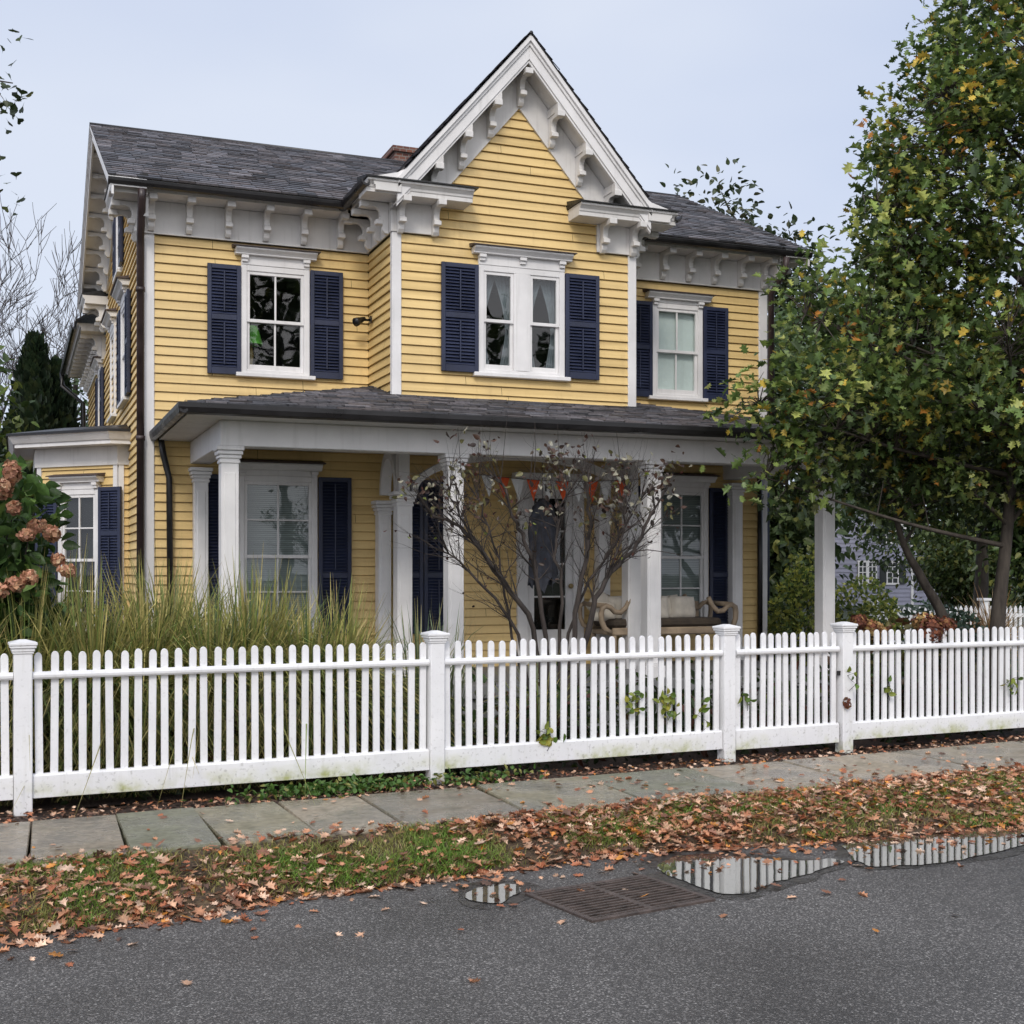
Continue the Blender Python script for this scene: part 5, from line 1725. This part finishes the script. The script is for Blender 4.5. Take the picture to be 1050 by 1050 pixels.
# background trees
DK = [(.06, .095, .038), (.095, .145, .055), (.15, .2, .07), (.26, .28, .09)]
BG = [('evergreen_tree', (12.9, 19.5), 5.0, [((12.5, 19.5, 3.3), (1.0, 1.1, 2.6)), ((12.0, 19.3, 1.6), (.8, 1, 1.2))], 500, 'dark evergreen standing beyond the last porch column', DK, (.5, .35, .12, .03)),
      ('leafy_tree', (18.2, 26), 8.5, [((20, 26, 5.8), (2.4, 2, 2.8)), ((18.8, 25.5, 6.4), (1.6, 1.4, 1.6))], 600, 'dark green tree behind the right end of the roof and above the grey house', DK, (.4, .4, .15, .05)),
      ('leafy_tree', (26.8, 30), 8, [((24.5, 30, 5.8), (3.0, 2.5, 2.8)), ((27.6, 30, 4.6), (2, 2, 1.8))], 650, 'dark tree overhanging the roof of the grey house', DK, (.4, .4, .15, .05)),
      ('leafy_tree', (25, 25), 6, [((25, 25, 3.6), (2.0, 1.6, 1.8)), ((24.8, 24.6, 1.9), (1.5, 1.2, 1.5))], 600, 'mid green tree behind the straw grass at the right edge', [(.04, .06, .02), (.06, .1, .03), (.1, .14, .04), (.16, .17, .04)], (.35, .35, .2, .1)),
      ('leafy_tree', (34, 40), 9, [((34, 40, 5.5), (4.5, 3, 4.5))], 600, 'far dark tree filling the right edge behind the trunks', DK, (.45, .35, .15, .05)),
      ('leafy_tree', (17.2, 27.5), 11, [((16.0, 27, 10.3), (.55, .6, .65)), ((17.2, 27, 9.5), (.75, .8, 1.0)), ((18.1, 27.2, 8.9), (.9, .8, .9)), ((17, 27.3, 7.6), (2.2, 1.4, 1.5))], 300, 'tree with drooping leaves showing above the right roof slope', [(.03, .045, .02), (.05, .07, .03), (.1, .1, .05)], (.4, .4, .2)),
      ('leafy_tree', (1.6, 37), 7.5, [((1.7, 37, 5.2), (1.1, 1.1, 1.5)), ((1.4, 37, 3.5), (1.6, 1, 1.6))], 260, 'sparse dark tree behind the rear wing at the left', DK, (.5, .35, .12, .03)),
      ('leafy_tree', (-1.5, 24), 5, [((-1.2, 24, 3.0), (1.0, .8, 1.9)), ((-1.4, 24, 1.6), (1.2, 1, 1.4))], 320, 'green tree at the left edge behind the hydrangea', [(.04, .07, .02), (.08, .12, .03), (.14, .18, .04)], (.4, .4, .2)),
      ('leafy_tree', (31.5, 36), 4, [((31.5, 36, 2.1), (1.5, 1.2, 1.7)), ((32.4, 35.6, 1.6), (1.2, 1, 1.4))], 380, 'pale green bushy tree right of the grey house', [(.06, .09, .03), (.1, .14, .04), (.2, .2, .05)], (.4, .4, .2))]
for nm, (x, y), h, ells, nc, lb, cols, w in BG:
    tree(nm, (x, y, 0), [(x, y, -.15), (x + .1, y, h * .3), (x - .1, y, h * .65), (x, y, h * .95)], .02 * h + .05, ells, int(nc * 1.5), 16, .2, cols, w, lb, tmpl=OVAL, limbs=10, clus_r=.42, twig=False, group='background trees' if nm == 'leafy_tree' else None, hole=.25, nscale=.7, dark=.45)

# arborvitae left
av = empty('arborvitae', (.55, 27, 0), 'dark columnar arborvitae above the bay roof at the left', 'tree')
for (cx_, cy_, h, r) in ((.38, 27, 6.15, .62), (.8, 27.2, 5.7, .5), (.05, 27.2, 4.6, .55)):
    n = 5200; z = rng.random(n) ** .8; az = rng.uniform(0, 2 * PI, n); zz = .1 + z * (h - .1)
    prof = r * np.clip((1 - z) * 1.9, 0, 1) ** .65
    lump = 1 + .16 * np.array([noise.noise(Vector((math.cos(a) * 2.2, math.sin(a) * 2.2, q * 2.2))) for a, q in zip(az, zz)])
    rr = prof * lump * rng.uniform(.75, 1.05, n)
    T = np.stack([cx_ + rr * np.cos(az), cy_ + rr * np.sin(az), zz], 1)
    ax = np.stack([np.cos(az) * .5, np.sin(az) * .5, np.full(n, 1.)], 1) + rdir(n) * .35
    nr = np.stack([np.cos(az), np.sin(az), np.zeros(n)], 1) + rdir(n) * .6
    lm = LM(); lm.add(NARROW[0], NARROW[1], T, orient(ax, nr), np.stack([rng.uniform(.35, .6, n), rng.uniform(.16, .3, n), np.full(n, .2)], 1),
                      pick([(.012, .022, .012), (.02, .036, .016), (.035, .05, .02)], (.45, .4, .15), n))
    lm.build('foliage', M['leaf'], av)
m = MB(); m.tube([(.4, 27, -.1), (.4, 27, 5.5)], [.1, .02], 7); m.build('trunk', M['bark'], av)


# bare trees
def bare(x, y, h, seed, label, spread=.5, lean=(0, 0), r=.2, depth=5):
    random.seed(seed)
    root = empty('bare_tree', (x, y, 0), label, 'tree', None)
    m = MB()

    def rec(p, d, ln, r, dep):
        pts = [p]; rad = [r]; q = p; n = 4
        for i in range(n):
            d = (d + Vector((random.gauss(0, .1), random.gauss(0, .1), random.gauss(0, .06) + .05))).normalized()
            q = q + d * ln / n; pts.append(q); rad.append(r * (1 - .45 * (i + 1) / n))
        m.tube(pts, rad, 7 if r > .04 else 4 if r > .012 else 3, cap=False)
        if dep == 0: return
        k = 3 if dep > 1 else 4
        for j in range(k):
            i = random.randint(2, n)
            nd = (d + Vector((random.gauss(0, spread), random.gauss(0, spread), random.gauss(0, .3) + .1))).normalized()
            rec(pts[i], nd, ln * random.uniform(.6, .85), max(rad[i] * random.uniform(.55, .78), .011), dep - 1)
    rec(Vector((x, y, -.1)), Vector((lean[0], lean[1], 1)), h * .33, r, depth)
    m.build('branches', M['far_bark'], root, recalc=False)
    return root


bare(-.1, 38, 14.5, 5, 'leafless tree with fine twigs behind the arborvitae at the far left', .45, (.1, 0), .2, 6)
bare(-1.2, 42, 14, 9, 'taller leafless tree cut by the left edge of the photo', .5, (.05, 0), .17, 6)
bare(22.4, 33, 10.5, 12, 'leafless tree top showing between the roof end and the oak', .42, (0, 0), .14, 5)
random.seed(21)

# ------------------------------------------------------------------ grey neighbouring house
nb = empty('grey_house', (38.5, 48, 0), 'lavender grey house with white windows and dark shutters in the distance at the right', 'house')
FH = frame((0, 48, 0), (1, 0, 0), (0, -1, 0))
NW = [(35.85, 36.9, 1.0, 2.03), (37.43, 38.12, 1.0, 2.03), (37.37, 37.98, 2.9, 3.75), (39.65, 40.2, .7, 1.75)]
siding('wall', FH, [(33.2, 0), (38.86, 0), (38.86, 3.1), (36.0, 5.6), (33.2, 3.1)], [], .19, 'grey_house', .004, .03, nb, 0)
siding('wall', FH, [(38.95, 0), (41.2, 0), (41.2, 2.0), (38.95, 2.95)], [], .19, 'grey_house', .004, .03, nb, 0)
m = MB(FH); m.box(38.84, 38.97, -.02, .06, 0, 3.0); m.box(41.12, 41.24, -.02, .06, 0, 2.0)
m.prism([(38.95, 0, 2.93), (41.4, 0, 1.9), (41.4, 0, 2.02), (38.95, 0, 3.06)], (0, .15, 0))
m.prism([(36.0, 0, 5.6), (39.2, 0, 2.82), (39.2, 0, 2.98), (36.0, 0, 5.78)], (0, .15, 0)); m.prism([(36.0, 0, 5.6), (32.9, 0, 2.82), (32.9, 0, 2.98), (36.0, 0, 5.78)], (0, .15, 0))
m.build('trim', M['white'], nb)
m = MB(); m.col = (.08, .07, .07)
m.add([(36, 47.8, 5.8), (39.3, 47.8, 2.95), (39.3, 56, 2.95), (36, 56, 5.8), (32.8, 47.8, 2.95), (32.8, 56, 2.95)], [(0, 1, 2, 3), (0, 3, 5, 4)])
m.add([(38.9, 47.8, 3.1), (41.5, 47.8, 2.0), (41.5, 54, 2.0), (38.9, 54, 3.1)], [(0, 1, 2, 3)])
m.build('roof', M['slate'], nb, recalc=False)
for i, (a, b, z0, z1) in enumerate(NW):
    m = MB(FH)
    cols = 4 if i == 0 else 2; t = .07
    m.box(a - .02, b + .02, .03, .08, z0 - .06, z0 + .03); m.box(a - .02, b + .02, .03, .08, z1 - .06, z1 + .03); m.box(a, a + t, .03, .075, z0, z1); m.box(b - t, b, .03, .075, z0, z1)
    if i == 0: m.box((a + b) / 2 - .08, (a + b) / 2 + .08, .03, .075, z0, z1)
    for k in range(1, cols): xx = a + (b - a) * k / cols; m.box(xx - .02, xx + .02, .03, .07, z0, z1)
    for k in range(1, 4): zz = z0 + (z1 - z0) * k / 4; m.box(a, b, .03, .068, zz - .018, zz + .018)
    wn = m.build('window', M['white'], nb)
    m = MB(FH); m.box(a, b, .02, .05, z0, z1); m.build('pane', M['black_shutter'], wn)
for a, b, z0, z1 in ((37.08, 37.4, .98, 2.05), (38.15, 38.5, .98, 2.05), (37.02, 37.34, 2.88, 3.78), (38.0, 38.3, 2.88, 3.78), (39.3, 39.6, .68, 1.78), (40.25, 40.55, .68, 1.78)):
    m = MB(FH); m.box(a, b, .03, .07, z0, z1)
    for k in range(14):
        zz = z0 + .06 + (z1 - z0 - .12) * k / 14; m.box(a + .04, b - .04, .07, .078, zz, zz + .035)
    m.build('shutter', M['black_shutter'], nb)

# far white picket fence
ff = empty('far_fence', (17.5, 20, 0), 'distant white picket fence running behind the tree trunks at the right', 'fence')
m2 = MB(); m2.prism([(-.035, 0, 0), (.035, 0, 0), (.035, 0, .84), (0, 0, .9), (-.035, 0, .84)], (0, -.02, 0)); me = m2.mesh('picket', M['fence'])
for i in range(40):
    x = 15.4 + i * .125
    put('picket', me, ff, Matrix.Translation((x, 20 + .03 * (i % 2) * 0, random.uniform(-.01, .01))))
m = MB(); m.box(15.3, 20.6, 20.0, 20.03, .2, .28); m.box(15.3, 20.6, 20.0, 20.03, .66, .73); m.build('rail', M['fence'], ff)
for x in (15.3, 18.0, 20.6):
    m = MB(); m.box(x - .07, x + .07, 19.95, 20.08, 0, 1.0); m.box(x - .1, x + .1, 19.92, 20.11, 1.0, 1.05); m.build('post', M['fence'], ff)

# ------------------------------------------------------------------ verge grass, mulch chips, fallen leaves
def verge_pts(n, x0, x1, a=0., b=1.):
    x = rng.uniform(x0, x1, n); t = rng.uniform(a, b, n)
    c = np.array([curb(q) for q in x]); e = sw_near(x)
    y = c + t * (e - c)
    return x, y, t


n = 60000
x, y, t = verge_pts(n, -1.2, 9.5, .06, 1.03)
g = np.array([noise.noise(Vector((a * 1.5, b * 2.2, 1.1))) + .45 * noise.noise(Vector((a * 5, b * 5, 4.))) for a, b in zip(x, y)])
keep = (g + .1 * np.sin(t * PI) - .05 * ((x > 3) & (x < 5)) > rng.uniform(-.4, .4, n))
x, y, t, g = x[keep], y[keep], t[keep], g[keep]; n = len(x)
lean = rng.normal(0, 1, (n, 2)); h = rng.uniform(.03, .085, n)
P = np.zeros((n, 3, 3)); z0 = np.array([zverge(a, b) for a, b in zip(x, y)])
for k, q in enumerate((0, .55, 1.)):
    P[:, k, 0] = x + lean[:, 0] * h * .55 * q ** 1.5; P[:, k, 1] = y + lean[:, 1] * h * .55 * q ** 1.5; P[:, k, 2] = z0 - .005 + h * q * (1 - .25 * q)
az = rng.uniform(0, 2 * PI, n); wd_ = np.stack([np.cos(az), np.sin(az), np.zeros(n)], 1)
green = np.clip(.5 + g * 1.3, 0, 1)[:, None]
c = (1 - green) * np.array([.33, .27, .1]) + green * np.array([.15, .26, .04])
c = np.where(rng.random((n, 1)) < .15, np.array([.28, .21, .09]), c) * rng.uniform(.6, 1.3, (n, 1))
lm = LM(); lm.ribbons(P, wd_, np.array([.0034, .0026, .0005]), c[:, None] * np.array([.6, 1, 1.15])[None, :, None])
tag(lm.build('verge_grass', M['blade']), 'short patchy grass of the verge between road and sidewalk', 'grass', kind='stuff')

# mulch chips
n = 5200
x = rng.uniform(-1.2, 9.8, n); y = sw_far(x) - .06 + rng.random(n) * (9.12 + .063 * x - sw_far(x) + .06)
z = np.array([-.03 + .02 * nz(a, b, 4) for a, b in zip(x, y)]) + .004
lm = LM(); ax = rdir(n); ax[:, 2] *= .25; nr = rdir(n) * .45 + np.array([0, 0, 1.])
lm.add(SQ[0], SQ[1], np.stack([x, y, z], 1), orient(ax, nr), np.stack([rng.uniform(.006, .018, n), rng.uniform(.015, .05, n), np.full(n, .02)], 1),
       pick([(.05, .03, .02), (.12, .068, .045), (.22, .12, .075), (.32, .2, .13)], (.32, .34, .22, .12), n))
tag(lm.build('mulch_chips', M['litter']), 'dark bark mulch chips along the foot of the fence', 'mulch', kind='stuff')

# fallen leaves
LC = [(.46, .22, .12), (.56, .34, .22), (.36, .13, .065), (.66, .46, .33), (.22, .1, .06), (.55, .23, .05), (.12, .07, .05)]
LW = (.23, .2, .17, .12, .16, .05, .07)
xs, ys, zs, ss = [], [], [], []
n = 23000
x, y, t = verge_pts(n, -1.4, 9.6, -.05, 1.05)
den = np.array([.42 + .7 * noise.noise(Vector((a * 1.1, b * 1.7, 8.3))) + .4 * noise.noise(Vector((a * 4, b * 4, 2.))) for a, b in zip(x, y)])
den += .45 * (t < .22) + .5 * ((x > 2.5) & (t > .4)) + .32 * (x > 2.9) + .2 * (x < .6) - .18 * ((x > .5) & (x < 2.2) & (t > .3) & (t < .8))
keep = rng.random(n) * 1.6 < den - .06
x, y, t = x[keep], y[keep], t[keep]
z = np.array([zverge(a, b) if b > curb(a) else -.172 for a, b in zip(x, y)]) + rng.uniform(.006, .05, len(x)) * np.clip(t * 4, .15, 1)
xs.append(x); ys.append(y); zs.append(z); ss.append(.022 + .068 * rng.random(len(x)) ** 1.6)
# scattered on the road, thinning away from the verge
n = 330; x = rng.uniform(-1, 7, n); dd = rng.exponential(.14, n); y = np.array([curb(q) for q in x]) - dd
xs.append(x); ys.append(y); zs.append(np.full(n, -.166)); ss.append(rng.uniform(.035, .085, n))
n = 22; x = rng.uniform(0, 5.5, n); y = np.array([curb(q) for q in x]) - rng.uniform(.3, 2.0, n)
xs.append(x); ys.append(y); zs.append(np.full(n, -.166)); ss.append(rng.uniform(.04, .075, n))
n = 60; q_ = rng.integers(0, 3, n); x = np.array([2.45, 4.05, 5.6])[q_] + rng.normal(0, 1, n) * np.array([.12, .4, .6])[q_]; y = np.array([6.5, 6.45, 6.6])[q_] + rng.normal(0, .22, n)
xs.append(x); ys.append(y); zs.append(np.full(n, -.163)); ss.append(rng.uniform(.025, .08, n))
# on the sidewalk
n = 420; x = rng.uniform(-1, 9.5, n) ** 1.0; u = rng.random(n); x = np.where(u < .6, rng.uniform(3.2, 9.5, n), x)
y = sw_near(x) + rng.random(n) ** 2.2 * 1.2
xs.append(x); ys.append(y); zs.append(np.full(n, .01)); ss.append(rng.uniform(.025, .075, n))
n = 900; x = rng.uniform(-1, 9.5, n); y = sw_far(x) - .06 + rng.random(n) * .5
xs.append(x); ys.append(y); zs.append(np.full(n, -.005)); ss.append(rng.uniform(.025, .06, n))
x = np.concatenate(xs); y = np.concatenate(ys); z = np.concatenate(zs); s = np.concatenate(ss); n = len(x)
lm = LM(); az = rng.uniform(0, 2 * PI, n)
ax = np.stack([np.cos(az), np.sin(az), rng.normal(0, .12, n)], 1); nr = rdir(n) * .42 + np.array([0, 0, 1.])
RM = orient(ax, nr); T = np.stack([x, y, z], 1); C = np.clip(pick(LC, LW, n) * (1 + rng.uniform(-.35, .35, (n, 1))), 0, 1)
third = rng.integers(0, 3, n)
for k, tm in enumerate((OAK_FLAT, OAK_CURL, OAK)):
    q = third == k; lm.add(tm[0], tm[1], T[q], RM[q], s[q], C[q])
tag(lm.build('fallen_leaves', M['litter']), 'rust and tan fallen leaves strewn over the verge, sidewalk edge and road edge', 'fallen leaves', kind='stuff')

tree('street_tree', (10, -22, 0), [(10, -22, -.2), (10.1, -22, 3), (9.9, -22, 7), (10, -22, 13)], .3, [((9.5, -22, 10.5), (4.5, 3, 4.8)), ((13, -22, 8.5), (3, 2.5, 3)), ((20, -24, 8), (3, 2.5, 4.5))], 420, 12, .5, DK, (.4, .4, .15, .05),
     'tall dark tree across the street reflected in the upper windows', tmpl=OVAL, limbs=12, clus_r=.6, twig=False, hole=.2, nscale=.4)
